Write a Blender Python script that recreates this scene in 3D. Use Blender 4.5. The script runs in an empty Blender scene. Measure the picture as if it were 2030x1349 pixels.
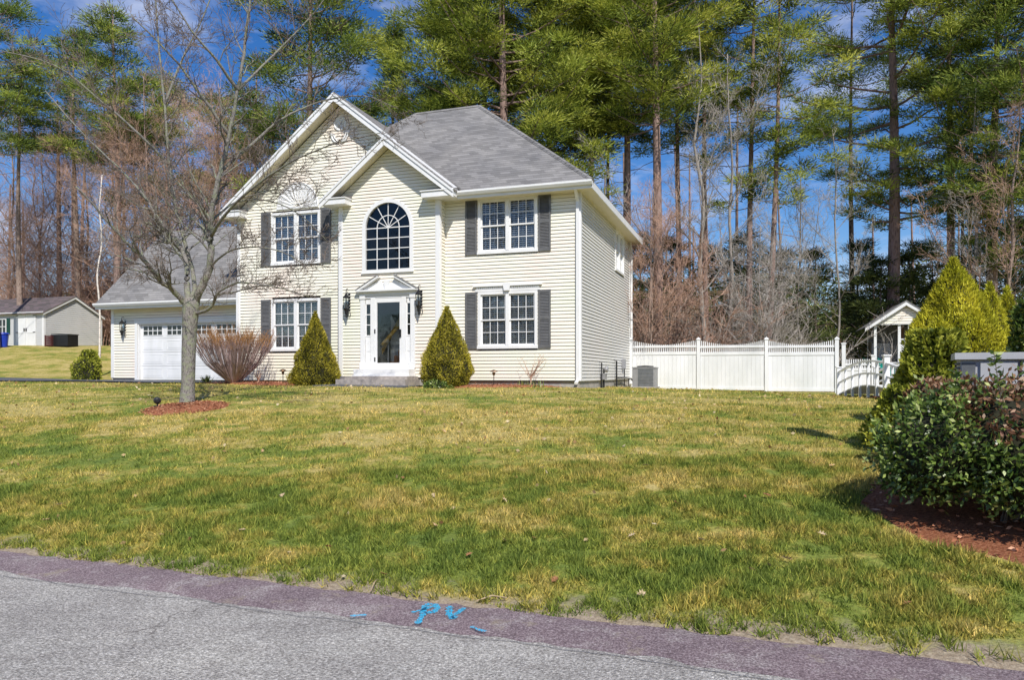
import bpy, math, random
import numpy as np
from mathutils import Vector, noise as mnoise
R = math.radians
C = bpy.context.scene.collection
SC = bpy.context.scene
random.seed(7); rng = np.random.default_rng(7)

# ------------------------------------------------------------------ frame of the place
EYE = 1.6; F = 1430.0; HZ = 742.0; CX = 1015.0
YAW = R(18.7); CU, SU = math.cos(YAW), math.sin(YAW)
P0X, P0Y = 1.945, 20.6
def at(px, py, Y): return Vector(((px-CX)/F*Y, Y, EYE+(HZ-py)/F*Y))
def hw(u, v): return (P0X+CU*u+SU*v, P0Y-SU*u+CU*v)          # house plan -> world plan
def U(px, v=0.0):
    t=(px-CX)/F; X0=P0X+SU*v; Y0=P0Y+CU*v
    return (Y0*t-X0)/(CU+SU*t)
def Z(px, py, v=0.0):
    u=U(px,v); return EYE+(HZ-py)/F*(P0Y+CU*v-SU*u)
def sst(a,b,x):
    t=np.clip((x-a)/(b-a),0,1); return t*t*(3-2*t)
def edge_y(X):
    X=np.clip(X,-40,30)
    return 4.81-.357*X
def ground(X, Y):
    X=np.asarray(X,float); Y=np.asarray(Y,float)
    e=edge_y(X); h=P0Y-.3385*(np.clip(X,-30,30)-P0X)-.3
    t=np.clip((Y-e)/(h-e),0,None)
    H=np.where(X<2, 1.20+.0095*np.clip(-X+2,0,22), 1.20-.021*np.clip(X-2,0,14))
    g=np.where(t<1, 1-(1-np.clip(t,0,1))**2.0, 1.0)
    z=.0+H*g
    z=z-.010*np.clip(Y-h,0,20)*sst(0,6,X)
    z=z+1.75*sst(26.5,40,Y-.1*(X+20))*sst(-13,-20,X)
    z=z-.24*np.exp(-(((X-11.2)/2.6)**2+((Y-19.5)/3.2)**2))
    z=z+.02*np.sin(X*.9+Y*.35)*np.sin(Y*.7-X*.3)*np.clip(t,0,1)
    return z
def G(X,Y): return float(ground(X,Y))
def onground(px, py, lo=3.5, hi=60):
    # walk along the ray of a photo point until it meets the lawn
    prev=lo
    for Y in np.arange(lo,hi,.02):
        p=at(px,py,Y)
        if p.z<=G(p.x,p.y): return p.x,p.y
    return p.x,p.y

# ------------------------------------------------------------------ mesh helpers
class MB:
    def __init__(s): s.v=[]; s.f=[]; s.n=0
    def add(s, vs, fs):
        o=s.n; s.v.extend([tuple(map(float,p)) for p in vs]); s.n+=len(vs)
        s.f.extend([tuple(i+o for i in f) for f in fs])
    def box(s,x0,x1,y0,y1,z0,z1,M=None):
        vs=[(x,y,z) for x in (x0,x1) for y in (y0,y1) for z in (z0,z1)]
        if M: vs=[M(*p) for p in vs]
        s.add(vs,[(0,1,3,2),(4,6,7,5),(0,4,5,1),(2,3,7,6),(0,2,6,4),(1,5,7,3)])
    def prism(s, poly, lo, hi, M):
        # polygon in (a,b), extruded lo..hi, M(a,b,c) -> point
        n=len(poly); vs=[M(a,b,lo) for a,b in poly]+[M(a,b,hi) for a,b in poly]
        fs=[tuple(range(n))[::-1], tuple(range(n,2*n))]+[(i,(i+1)%n,n+(i+1)%n,n+i) for i in range(n)]
        s.add(vs,fs)
    def tube(s, pts, rad, sides=6, cap=True):
        P=np.array([tuple(p) for p in pts],float); n=len(P)
        if n<2: return
        rad=np.broadcast_to(np.asarray(rad,float),(n,))
        T=np.gradient(P,axis=0); T/= (np.linalg.norm(T,axis=1,keepdims=True)+1e-9)
        ref=np.array([0,0,1.0]) if abs(T[0][2])<.9 else np.array([1.0,0,0])
        A=np.cross(T,ref); A/= (np.linalg.norm(A,axis=1,keepdims=True)+1e-9); B=np.cross(T,A)
        an=np.linspace(0,2*np.pi,sides,endpoint=False)
        V=P[:,None,:]+rad[:,None,None]*(np.cos(an)[None,:,None]*A[:,None,:]+np.sin(an)[None,:,None]*B[:,None,:])
        fs=[]
        for i in range(n-1):
            for j in range(sides):
                k=(j+1)%sides
                fs.append((i*sides+j,i*sides+k,(i+1)*sides+k,(i+1)*sides+j))
        if cap and sides>3: fs+= [tuple(range(sides))[::-1], tuple((n-1)*sides+j for j in range(sides))]
        s.add(V.reshape(-1,3),fs)
    def lathe(s, prof, c=(0,0,0), sides=16, axis='z', sx=1, sy=1):
        n=len(prof); vs=[]
        for r,z in prof:
            for j in range(sides):
                a=2*math.pi*j/sides; x,y=r*math.cos(a)*sx, r*math.sin(a)*sy
                vs.append((c[0]+x,c[1]+y,c[2]+z) if axis=='z' else ((c[0]+x,c[1]+z,c[2]+y) if axis=='y' else (c[0]+z,c[1]+x,c[2]+y)))
        fs=[(i*sides+j,i*sides+(j+1)%sides,(i+1)*sides+(j+1)%sides,(i+1)*sides+j) for i in range(n-1) for j in range(sides)]
        fs+= [tuple(range(sides))[::-1], tuple((n-1)*sides+j for j in range(sides))]
        s.add(vs,fs)
    def build(s, name, m, parent=None, loc=None, smooth=False):
        me=bpy.data.meshes.new(name); me.from_pydata(s.v,[],s.f); me.update()
        if smooth: me.polygons.foreach_set('use_smooth',[True]*len(me.polygons))
        return link(name, me, m, parent, loc)
def link(name, me, m, parent=None, loc=None):
    o=bpy.data.objects.new(name,me); C.objects.link(o)
    if m: me.materials.append(m)
    if parent: o.parent=parent
    if loc is not None: o.location=loc
    return o
def empty(name, loc, rz=0.0):
    o=bpy.data.objects.new(name,None); C.objects.link(o); o.location=loc; o.rotation_euler=(0,0,rz); o.empty_display_size=.2
    return o
def tag(o,label=None,cat=None,group=None,kind=None):
    if label: o['label']=label
    if cat: o['category']=cat
    if group: o['group']=group
    if kind: o['kind']=kind
    return o
def copy_tree(o,parent=None,loc=None,rz=None):
    c=o.copy(); C.objects.link(c)
    if parent: c.parent=parent
    if loc is not None: c.location=loc
    if rz is not None: c.rotation_euler=(0,0,rz)
    for ch in [x for x in C.objects if x.parent==o]: copy_tree(ch,c)
    return c
def tri_mesh(name, V, m, parent=None, rnd=None, per=3):
    """V: (N,per,3) loose faces; rnd: one number per face kept as a point attribute"""
    N=len(V); per=V.shape[1]; me=bpy.data.meshes.new(name)
    me.vertices.add(N*per); me.vertices.foreach_set('co',np.ascontiguousarray(V,dtype=np.float32).ravel())
    me.loops.add(N*per); me.loops.foreach_set('vertex_index',np.arange(N*per,dtype=np.int32))
    me.polygons.add(N); me.polygons.foreach_set('loop_start',np.arange(0,N*per,per,dtype=np.int32))
    me.polygons.foreach_set('loop_total',np.full(N,per,dtype=np.int32))
    me.update(calc_edges=True)
    if rnd is None: rnd=rng.random(N)
    at_=me.attributes.new('rnd','FLOAT','POINT'); at_.data.foreach_set('value',np.repeat(rnd,per).astype(np.float32))
    return link(name,me,m,parent)
def blades(c, d, l, w):
    """thin triangles at c pointing along d"""
    N=len(c); d=d/(np.linalg.norm(d,axis=1,keepdims=True)+1e-9)
    r=rng.normal(size=(N,3)); p=np.cross(d,r); p/= (np.linalg.norm(p,axis=1,keepdims=True)+1e-9)
    l=np.broadcast_to(l,(N,))[:,None]; w=np.broadcast_to(w,(N,))[:,None]
    return np.stack([c-p*w, c+p*w, c+d*l],axis=1)
def leaves(c, d, l, w):
    """diamond leaves"""
    N=len(c); d=d/(np.linalg.norm(d,axis=1,keepdims=True)+1e-9)
    r=rng.normal(size=(N,3)); p=np.cross(d,r); p/= (np.linalg.norm(p,axis=1,keepdims=True)+1e-9)
    l=np.broadcast_to(l,(N,))[:,None]; w=np.broadcast_to(w,(N,))[:,None]
    return np.stack([c, c+d*l*.45+p*w, c+d*l, c+d*l*.45-p*w],axis=1)

# ------------------------------------------------------------------ materials
class NT:
    def __init__(s,name):
        s.m=bpy.data.materials.new(name); s.m.use_nodes=True; s.t=s.m.node_tree; s.t.nodes.clear()
        s.out=s.n('ShaderNodeOutputMaterial')
    def n(s,t,**k):
        x=s.t.nodes.new(t)
        for a,b in k.items(): setattr(x,a,b)
        return x
    def l(s,a,b): s.t.links.new(a,b)
    def coord(s,scale=None,kind='Object'):
        tc=s.n('ShaderNodeTexCoord'); o=tc.outputs[kind]
        if scale:
            mp=s.n('ShaderNodeMapping'); mp.inputs['Scale'].default_value=scale; s.l(o,mp.inputs[0]); o=mp.outputs[0]
        return o
    def noise(s,v,scale,detail=4,rough=.55):
        x=s.n('ShaderNodeTexNoise'); x.inputs['Scale'].default_value=scale; x.inputs['Detail'].default_value=detail; x.inputs['Roughness'].default_value=rough
        s.l(v,x.inputs['Vector']); return x.outputs['Fac']
    def ramp(s,f,stops,interp='LINEAR'):
        x=s.n('ShaderNodeValToRGB'); cr=x.color_ramp; cr.interpolation=interp
        while len(cr.elements)<len(stops): cr.elements.new(.5)
        for e,(p,c) in zip(cr.elements,stops): e.position=p; e.color=(*c,1) if len(c)==3 else c
        s.l(f,x.inputs[0]); return x.outputs[0]
    def mix(s,f,a,b,mode='MIX'):
        x=s.n('ShaderNodeMix',data_type='RGBA',blend_type=mode)
        for sock,val in ((0,f),(6,a),(7,b)):
            if isinstance(val,(int,float)): x.inputs[sock].default_value=val
            elif isinstance(val,tuple): x.inputs[sock].default_value=(*val,1)
            else: s.l(val,x.inputs[sock])
        return x.outputs[2]
    def math(s,op,a,b=0.0,c=None):
        x=s.n('ShaderNodeMath',operation=op)
        for i,v in enumerate((a,b,c)):
            if v is None: continue
            if isinstance(v,(int,float)): x.inputs[i].default_value=v
            else: s.l(v,x.inputs[i])
        return x.outputs[0]
    def bsdf(s,col,rough=.6,bump=None,bs=.3,bd=.01,metal=0,spec=.5):
        p=s.n('ShaderNodeBsdfPrincipled')
        if isinstance(col,tuple): p.inputs['Base Color'].default_value=(*col,1)
        else: s.l(col,p.inputs['Base Color'])
        p.inputs['Roughness'].default_value=rough; p.inputs['Metallic'].default_value=metal
        p.inputs['Specular IOR Level'].default_value=spec
        if bump is not None:
            b=s.n('ShaderNodeBump'); b.inputs['Strength'].default_value=bs; b.inputs['Distance'].default_value=bd
            s.l(bump,b.inputs['Height']); s.l(b.outputs[0],p.inputs['Normal'])
        return p.outputs[0]
    def done(s,sh): s.l(sh,s.out.inputs[0]); return s.m
def simple(name,c1,c2=None,scale=6,rough=.55,bs=.15,bd=.004,metal=0,spec=.4,stretch=(1,1,1),detail=5):
    t=NT(name); v=t.coord(stretch); f=t.noise(v,scale,detail)
    c2=c2 or tuple(x*.8 for x in c1)
    col=t.ramp(f,[(.3,c2),(.7,c1)])
    return t.done(t.bsdf(col,rough,f,bs,bd,metal,spec))
def leafmat(name, stops, trans=.35, rough=.6, spec=.25, patch=None, pscale=.6):
    t=NT(name); a=t.n('ShaderNodeAttribute',attribute_name='rnd')
    col=t.ramp(a.outputs['Fac'],stops)
    v=t.coord(); big=t.noise(v,pscale,3)
    col=t.mix(t.ramp(big,[(.35,(0,0,0)),(.65,(1,1,1))]),col,t.mix(1.0,col,patch or (.62,.62,.55),'MULTIPLY'))
    sh=t.bsdf(col,rough,spec=spec)
    tr=t.n('ShaderNodeBsdfTranslucent'); t.l(col,tr.inputs[0])
    mx=t.n('ShaderNodeMixShader'); mx.inputs[0].default_value=trans; t.l(sh,mx.inputs[1]); t.l(tr.outputs[0],mx.inputs[2])
    return t.done(mx.outputs[0])
def barkmat(name,c1,c2,scale=5,st=(3,3,.7),lichen=None):
    t=NT(name); v=t.coord(st); f=t.noise(v,scale,6,.7)
    vo=t.n('ShaderNodeTexVoronoi'); vo.inputs['Scale'].default_value=scale*1.6; t.l(v,vo.inputs['Vector'])
    h=t.math('ADD',f,t.math('MULTIPLY',vo.outputs['Distance'],.8))
    col=t.ramp(h,[(.45,c2),(.95,c1)])
    if lichen:
        g=t.noise(t.coord(),9,5,.65); col=t.mix(t.ramp(g,[(.48,(0,0,0)),(.58,(1,1,1))]),col,lichen)
    return t.done(t.bsdf(col,.9,h,.7,.02,spec=.1))

def siding_mat(name,c1,c2,c3):
    t=NT(name); v=t.coord((1,1,1)); f=t.noise(v,.55,3); g=t.noise(t.coord((1,1,14)),2.0,4)
    col=t.ramp(f,[(.3,c2),(.5,c1),(.7,c3)]); col=t.mix(.5,col,t.ramp(g,[(.3,(.86,.86,.84)),(.7,(1,1,1))]),'MULTIPLY')
    return t.done(t.bsdf(col,.42,g,.08,.003,spec=.35))
M={}
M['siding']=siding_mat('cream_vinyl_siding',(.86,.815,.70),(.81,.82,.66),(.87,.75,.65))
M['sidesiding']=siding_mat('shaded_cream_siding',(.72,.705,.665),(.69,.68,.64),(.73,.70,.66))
M['shedsiding']=siding_mat('pale_grey_siding',(.62,.62,.61),(.58,.58,.57),(.66,.65,.64))
M['trim']=simple('white_trim_paint',(.80,.80,.80),(.74,.74,.73),3,.4,.05)
M['soffit']=simple('soffit_vinyl',(.74,.68,.52),(.68,.62,.46),2,.5,.05)
M['shutter']=simple('charcoal_shutter_paint',(.15,.15,.152),(.11,.11,.112),5,.45,.1)
M['black']=simple('black_iron',(.02,.02,.022),(.012,.012,.012),20,.4,.1)
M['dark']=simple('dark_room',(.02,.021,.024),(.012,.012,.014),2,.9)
M['blind']=simple('white_blind_slats',(.88,.88,.86),(.82,.82,.80),4,.5,.02)
M['concrete']=simple('foundation_concrete',(.42,.39,.35),(.30,.28,.26),7,.9,.4)
M['stone']=simple('step_stone',(.46,.41,.37),(.27,.24,.22),8,.85,.4)
M['grey']=simple('grey_metal',(.34,.34,.35),(.27,.27,.28),6,.45,.1,metal=.2)
M['cabinet']=simple('pale_grey_cabinet_paint',(.46,.47,.49),(.40,.41,.43),3,.5,.08)
M['cabinetdark']=simple('grey_vent_metal',(.16,.17,.18),(.10,.11,.12),6,.5)
M['vinyl']=simple('white_fence_vinyl',(.82,.82,.83),(.66,.67,.66),1.1,.4,.03,stretch=(1.5,1.5,.5))
M['brown']=simple('brown_carpet',(.60,.27,.13),(.42,.17,.08),30,.9,.4)
M['wood']=simple('varnished_handrail',(.80,.52,.10),(.6,.33,.05),6,.4,.1,stretch=(1,1,8))
M['room']=simple('hall_wall_paint',(.24,.25,.25),(.2,.21,.21),2,.7)
M['slide']=simple('green_plastic',(.0,.24,.20),(.0,.18,.15),3,.35,.05)
M['blue']=simple('blue_plastic',(.02,.06,.50),(.015,.04,.36),3,.35,.05)
M['greenshut']=simple('dark_green_paint',(.01,.07,.05),(.008,.05,.035),5,.5)
M['copper']=simple('weathered_copper',(.25,.14,.08),(.12,.09,.06),18,.45,.2,metal=.6)
M['red']=simple('red_plastic',(.45,.03,.03),(.3,.02,.02),3,.4)
M['curtain']=simple('brown_panel',(.18,.09,.04),(.12,.06,.03),5,.8)

t=NT('window_glass'); fr=t.n('ShaderNodeFresnel'); fr.inputs[0].default_value=1.5
tr=t.n('ShaderNodeBsdfTransparent'); tr.inputs[0].default_value=(.96,.97,.97,1); gl=t.n('ShaderNodeBsdfGlossy'); gl.inputs['Roughness'].default_value=.03
nz=t.noise(t.coord(),.8,2); b=t.n('ShaderNodeBump'); b.inputs['Strength'].default_value=.12; b.inputs['Distance'].default_value=.05; t.l(nz,b.inputs['Height']); t.l(b.outputs[0],gl.inputs['Normal'])
mx=t.n('ShaderNodeMixShader'); t.l(t.math('ADD',t.math('MULTIPLY',fr.outputs[0],.9),.02),mx.inputs[0]); t.l(tr.outputs[0],mx.inputs[1]); t.l(gl.outputs[0],mx.inputs[2]); M['glass']=t.done(mx.outputs[0])

def shingle(name,ca,cb,step):
    t=NT(name); v=t.coord(); sp=t.n('ShaderNodeSeparateXYZ'); t.l(v,sp.inputs[0])
    zz=t.math('DIVIDE',sp.outputs[2],step); row=t.math('FLOOR',zz); fz=t.math('FRACT',zz)
    xy=t.math('ADD',sp.outputs[0],sp.outputs[1]); col_=t.math('FLOOR',t.math('MULTIPLY',t.math('ADD',xy,t.math('MULTIPLY',row,.37)),3.2))
    cb_=t.n('ShaderNodeCombineXYZ'); t.l(row,cb_.inputs[0]); t.l(col_,cb_.inputs[1])
    wn=t.n('ShaderNodeTexWhiteNoise'); t.l(cb_.outputs[0],wn.inputs[0])
    base=t.ramp(wn.outputs[0],[(0,cb),(1,ca)])
    big=t.noise(t.coord((1,1,.35)),.9,4); base=t.mix(.8,base,t.ramp(big,[(.3,(.72,.72,.74)),(.7,(1.1,1.08,1.05))]),'MULTIPLY')
    fine=t.noise(v,60,3); base=t.mix(.7,base,t.ramp(fine,[(.3,(.7,.7,.7)),(.7,(1.2,1.2,1.2))]),'MULTIPLY')
    line=t.ramp(fz,[(0,(.35,.35,.35)),(.16,(1,1,1)),(.9,(1,1,1)),(1,(.9,.9,.9))]); col=t.mix(1.0,base,line,'MULTIPLY')
    h=t.math('SUBTRACT',1.0,fz)
    return t.done(t.bsdf(col,.9,t.math('ADD',h,fine),.6,.02,spec=.15))
M['roof']=shingle('grey_asphalt_shingles',(.30,.292,.285),(.20,.195,.19),.095)
M['shedroof']=shingle('mauve_grey_shingles',(.19,.15,.16),(.11,.10,.10),.08)

# ------------------------------------------------------------------ sky, sun, camera
SUN_EL=R(46); sd=Vector((math.sin(R(16)),-math.cos(R(16)),0)); sdir=Vector((sd.x*math.cos(SUN_EL),sd.y*math.cos(SUN_EL),math.sin(SUN_EL)))
w=bpy.data.worlds.new('World'); SC.world=w; w.use_nodes=True; nt=w.node_tree; nt.nodes.clear()
sky=nt.nodes.new('ShaderNodeTexSky'); sky.sky_type='NISHITA'; sky.sun_disc=False; sky.sun_elevation=SUN_EL
sky.sun_rotation=math.atan2(sd.x,sd.y); sky.air_density=1.0; sky.dust_density=.4; sky.ozone_density=2.5
hs=nt.nodes.new('ShaderNodeHueSaturation'); hs.inputs['Saturation'].default_value=1.38; hs.inputs['Hue'].default_value=.512; nt.links.new(sky.outputs[0],hs.inputs['Color'])
tc=nt.nodes.new('ShaderNodeTexCoord'); mp=nt.nodes.new('ShaderNodeMapping'); mp.inputs['Scale'].default_value=(1.4,1.4,3.4); mp.inputs['Location'].default_value=(.35,0,.1)
nt.links.new(tc.outputs['Generated'],mp.inputs[0]); nz=nt.nodes.new('ShaderNodeTexNoise'); nz.inputs['Scale'].default_value=3.2; nz.inputs['Detail'].default_value=7; nz.inputs['Roughness'].default_value=.6; nt.links.new(mp.outputs[0],nz.inputs['Vector'])
rp=nt.nodes.new('ShaderNodeValToRGB'); rp.color_ramp.elements[0].position=.50; rp.color_ramp.elements[1].position=.72; rp.color_ramp.elements[0].color=(0,0,0,1); rp.color_ramp.elements[1].color=(.85,.85,.85,1); nt.links.new(nz.outputs['Fac'],rp.inputs[0])
mxn=nt.nodes.new('ShaderNodeMix'); mxn.data_type='RGBA'; nt.links.new(rp.outputs[0],mxn.inputs[0]); nt.links.new(hs.outputs[0],mxn.inputs[6]); mxn.inputs[7].default_value=(5.4,5.9,7.4,1)
bg=nt.nodes.new('ShaderNodeBackground'); bg.inputs[1].default_value=.13; nt.links.new(mxn.outputs[2],bg.inputs[0])
wo=nt.nodes.new('ShaderNodeOutputWorld'); nt.links.new(bg.outputs[0],wo.inputs[0])
sl=bpy.data.lights.new('sun','SUN'); sl.energy=5.0; sl.angle=R(.53); sl.color=(1,.955,.88); so=bpy.data.objects.new('sun',sl); C.objects.link(so)
so.rotation_euler=sdir.to_track_quat('Z','Y').to_euler()
cd=bpy.data.cameras.new('camera'); cam=bpy.data.objects.new('camera',cd); C.objects.link(cam); cam.location=(0,0,EYE); cam.rotation_euler=(R(90),0,0)
cd.sensor_width=36; cd.lens=F/2030*36; cd.shift_y=(HZ-674.5)/2030; cd.clip_end=2000; cd.clip_start=.05; SC.camera=cam
SC.view_settings.view_transform='Standard'; SC.view_settings.look='None'; SC.view_settings.exposure=0
SC.cycles.max_bounces=6; SC.cycles.transparent_max_bounces=12

# ------------------------------------------------------------------ ground
def lawn_colour(t):
    v=t.coord()
    big=t.noise(t.coord((1,1.5,1)),.62,5,.65); mid=t.noise(v,2.6,5,.7); fine=t.noise(v,28,4,.7)
    s=t.math('ADD',t.math('MULTIPLY',big,.55),t.math('MULTIPLY',mid,.45))
    # greener close to the road
    sp=t.n('ShaderNodeSeparateXYZ'); t.l(v,sp.inputs[0])
    dd=t.math('ADD',sp.outputs[1],t.math('MULTIPLY',sp.outputs[0],.36))
    nr=t.n('ShaderNodeMapRange'); nr.inputs[1].default_value=6.0; nr.inputs[2].default_value=9.5; nr.inputs[3].default_value=-.045; nr.inputs[4].default_value=.022; t.l(dd,nr.inputs[0])
    s=t.math('ADD',s,nr.outputs[0])
    col=t.ramp(s,[(.36,(.135,.195,.044)),(.455,(.225,.265,.056)),(.51,(.37,.325,.085)),(.58,(.52,.42,.165))])
    return v,col,mid,fine
t=NT('lawn_soil_and_thatch'); v,col,mid,fine=lawn_colour(t)
col=t.mix(.75,col,t.ramp(fine,[(.32,(.30,.30,.27)),(.68,(1.3,1.3,1.25))]),'MULTIPLY')
a=t.n('ShaderNodeAttribute',attribute_name='edge'); ee=t.math('ADD',a.outputs['Fac'],t.math('MULTIPLY',t.math('SUBTRACT',mid,.5),1.1))
sand=t.ramp(t.noise(v,40,4,.7),[(.3,(.20,.15,.10)),(.7,(.42,.35,.26))])
col=t.mix(t.ramp(ee,[(.12,(1,1,1)),(.42,(0,0,0))]),col,sand)
M['lawn']=t.done(t.bsdf(col,.95,fine,.8,.03,spec=.1))
t=NT('grass_blades'); v,col,mid,fine=lawn_colour(t)
a=t.n('ShaderNodeAttribute',attribute_name='rnd')
col=t.mix(1.0,col,t.ramp(a.outputs['Fac'],[(0,(.40,.45,.32)),(.45,(.95,1.0,.85)),(.8,(1.5,1.5,1.25)),(1,(2.5,2.2,1.9))]),'MULTIPLY')
sh=t.bsdf(col,.6,spec=.2); tr=t.n('ShaderNodeBsdfTranslucent'); t.l(col,tr.inputs[0]); mx=t.n('ShaderNodeMixShader'); mx.inputs[0].default_value=.35; t.l(sh,mx.inputs[1]); t.l(tr.outputs[0],mx.inputs[2]); M['blade']=t.done(mx.outputs[0])

def gridmesh(name,xs,ys,zf,m,attr=None):
    XX,YY=np.meshgrid(xs,ys); ZZ=zf(XX,YY); V=np.stack([XX,YY,ZZ],-1).reshape(-1,3)
    nx,ny=len(xs),len(ys); i=np.arange(ny-1)[:,None]*nx+np.arange(nx-1)[None,:]; Fc=np.stack([i,i+1,i+1+nx,i+nx],-1).reshape(-1,4)
    me=bpy.data.meshes.new(name); me.from_pydata(V.tolist(),[],Fc.tolist()); me.polygons.foreach_set('use_smooth',[True]*len(me.polygons)); me.update()
    if attr is not None:
        A=me.attributes.new('edge','FLOAT','POINT'); A.data.foreach_set('value',attr(XX,YY).ravel().astype(np.float32))
    return link(name,me,m)
# rows follow the road edge: parameter q = distance beyond the edge
q=np.concatenate([np.linspace(0,1,14),np.linspace(1.2,24,110),np.linspace(25,60,40),np.array([70,90,120,200,400,900])])
xs=np.concatenate([np.array([-700,-300,-150,-90,-60]),np.linspace(-45,40,200),np.array([60,90,150,300,700])])
XX,QQ=np.meshgrid(xs,q); YY=edge_y(XX)+QQ; ZZ=ground(XX,YY)-.005
ZZ[0,:]=-.03
nx,ny=len(xs),len(q); i=np.arange(ny-1)[:,None]*nx+np.arange(nx-1)[None,:]; Fc=np.stack([i,i+1,i+1+nx,i+nx],-1).reshape(-1,4)
me=bpy.data.meshes.new('lawn'); me.from_pydata(np.stack([XX,YY,ZZ],-1).reshape(-1,3).tolist(),[],Fc.tolist()); me.polygons.foreach_set('use_smooth',[True]*len(me.polygons))
A=me.attributes.new('edge','FLOAT','POINT'); A.data.foreach_set('value',QQ.ravel().astype(np.float32)); me.update()
tag(link('lawn',me,M['lawn']),kind='structure')

t=NT('road_asphalt'); v=t.coord(); f1=t.noise(v,58,6,.9); f2=t.noise(v,.9,5,.6); f3=t.noise(t.coord((1,3,1)),2.3,4)
vo=t.n('ShaderNodeTexVoronoi'); vo.inputs['Scale'].default_value=75; t.l(v,vo.inputs['Vector'])
col=t.ramp(f1,[(.34,(.09,.084,.076)),(.5,(.39,.37,.335)),(.64,(.92,.89,.82))]); col=t.mix(.9,col,t.ramp(f2,[(.32,(.66,.64,.65)),(.5,(.95,.94,.94)),(.7,(1.15,1.14,1.12))]),'MULTIPLY')
ve=t.n('ShaderNodeTexVoronoi',feature='DISTANCE_TO_EDGE'); ve.inputs['Scale'].default_value=.8; wv_=t.n('ShaderNodeVectorMath',operation='ADD'); nn_=t.n('ShaderNodeTexNoise'); nn_.inputs['Scale'].default_value=3; t.l(v,nn_.inputs['Vector']); t.l(v,wv_.inputs[0]); t.l(nn_.outputs['Color'],wv_.inputs[1]); t.l(wv_.outputs[0],ve.inputs['Vector']); col=t.mix(t.math('MULTIPLY',t.ramp(t.noise(v,.5,2),[(.5,(0,0,0)),(.6,(1,1,1))]),.8),col,t.mix(1.0,col,t.ramp(ve.outputs['Distance'],[(0,(.35,.33,.33)),(.012,(1,1,1))]),'MULTIPLY'))
col=t.mix(.5,col,t.ramp(f3,[(.35,(.8,.78,.78)),(.6,(1.05,1.05,1.05))]),'MULTIPLY')
h=t.math('ADD',vo.outputs['Distance'],f1); M['asphalt']=t.done(t.bsdf(col,.9,h,.8,.012,spec=.2))
t=NT('pinkish_asphalt_berm'); v=t.coord(); f1=t.noise(v,75,5,.8); f2=t.noise(v,1.6,4)
col=t.ramp(f1,[(.32,(.075,.056,.060)),(.5,(.27,.205,.215)),(.68,(.62,.53,.53))]); col=t.mix(.6,col,t.ramp(f2,[(.3,(.75,.72,.74)),(.7,(1.1,1.06,1.06))]),'MULTIPLY')
f3=t.noise(v,2.3,6,.75); col=t.mix(t.ramp(f3,[(.50,(0,0,0)),(.62,(.85,.85,.85))]),col,t.mix(1.0,col,(1.45,1.62,1.5),'MULTIPLY')); f4=t.noise(v,3.4,6,.75); col=t.mix(t.ramp(f4,[(.58,(0,0,0)),(.68,(.8,.8,.8))]),col,t.ramp(f1,[(.3,(.24,.19,.14)),(.7,(.52,.44,.34))]))
M['berm']=t.done(t.bsdf(col,.9,f1,.9,.02,spec=.15))
M['drive']=simple('driveway_asphalt',(.115,.12,.135),(.075,.08,.09),30,.85,.4)
def ribbon(name,m,f0,f1,z0,z1,xa=-60,xb=40,n=300,mid=None,wob=0,parent=None):
    xs=np.linspace(xa,xb,n); mb=MB(); vs=[]
    for k,x in enumerate(xs):
        wv=wob*(mnoise.noise(Vector((x*1.3,3.1,0)))+.6*mnoise.noise(Vector((x*5.1,7.7,0)))+.5*mnoise.noise(Vector((x*21,1.7,0))))
        wv2=wob*(mnoise.noise(Vector((x*1.1,9.1,0)))+.6*mnoise.noise(Vector((x*4.3,1.7,0)))+.6*mnoise.noise(Vector((x*19,5.7,0))))
        e=float(edge_y(x)); a=e+f0+wv; b_=e+f1+wv2
        vs+= [(x,a,z0),(x,.5*(a+b_),mid if mid is not None else .5*(z0+z1)),(x,b_,z1)]
    fs=[]
    for k in range(n-1): fs+= [(3*k,3*k+3,3*k+4,3*k+1),(3*k+1,3*k+4,3*k+5,3*k+2)]
    mb.add(vs,fs); return mb.build(name,m,parent,smooth=True)
mb=MB(); mb.add([(-700,-60,-.012),(700,-60,-.012),(700,400,-.05),(-700,400,-.05)],[(0,1,2,3)])
road=ribbon('road',M['asphalt'],-14,.03,-.012,-.012,n=200,mid=-.012); tag(road,kind='structure')
berm=ribbon('road_berm',M['berm'],-.44,.04,-.0115,.008,mid=.009,wob=.07,n=1400); tag(berm,kind='structure')
# thin cracks/seams of the road
M['crack']=simple('tar_crack',(.20,.19,.19),(.14,.135,.135),30,.8)
mb=MB()
def crack(pts,wd,z):
    for (x0,y0),(x1,y1) in zip(pts,pts[1:]):
        dx,dy=x1-x0,y1-y0; L=math.hypot(dx,dy)+1e-6; nx_,ny_=-dy/L*wd,dx/L*wd
        mb.add([(x0-nx_,y0-ny_,z),(x0+nx_,y0+ny_,z),(x1+nx_,y1+ny_,z),(x1-nx_,y1-ny_,z)],[(0,1,2,3)])
for off,z,wd in ((-.52,-.006,.003),):
    pts=[]; x=-6
    while x<3.2: pts.append((x,float(edge_y(x))+off+.05*mnoise.noise(Vector((x*2,off*9,0)))+.012*random.uniform(-1,1))); x+=.09
    crack(pts,wd,z)
tag(mb.build('road_crack',M['crack'],road),kind=None)
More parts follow.
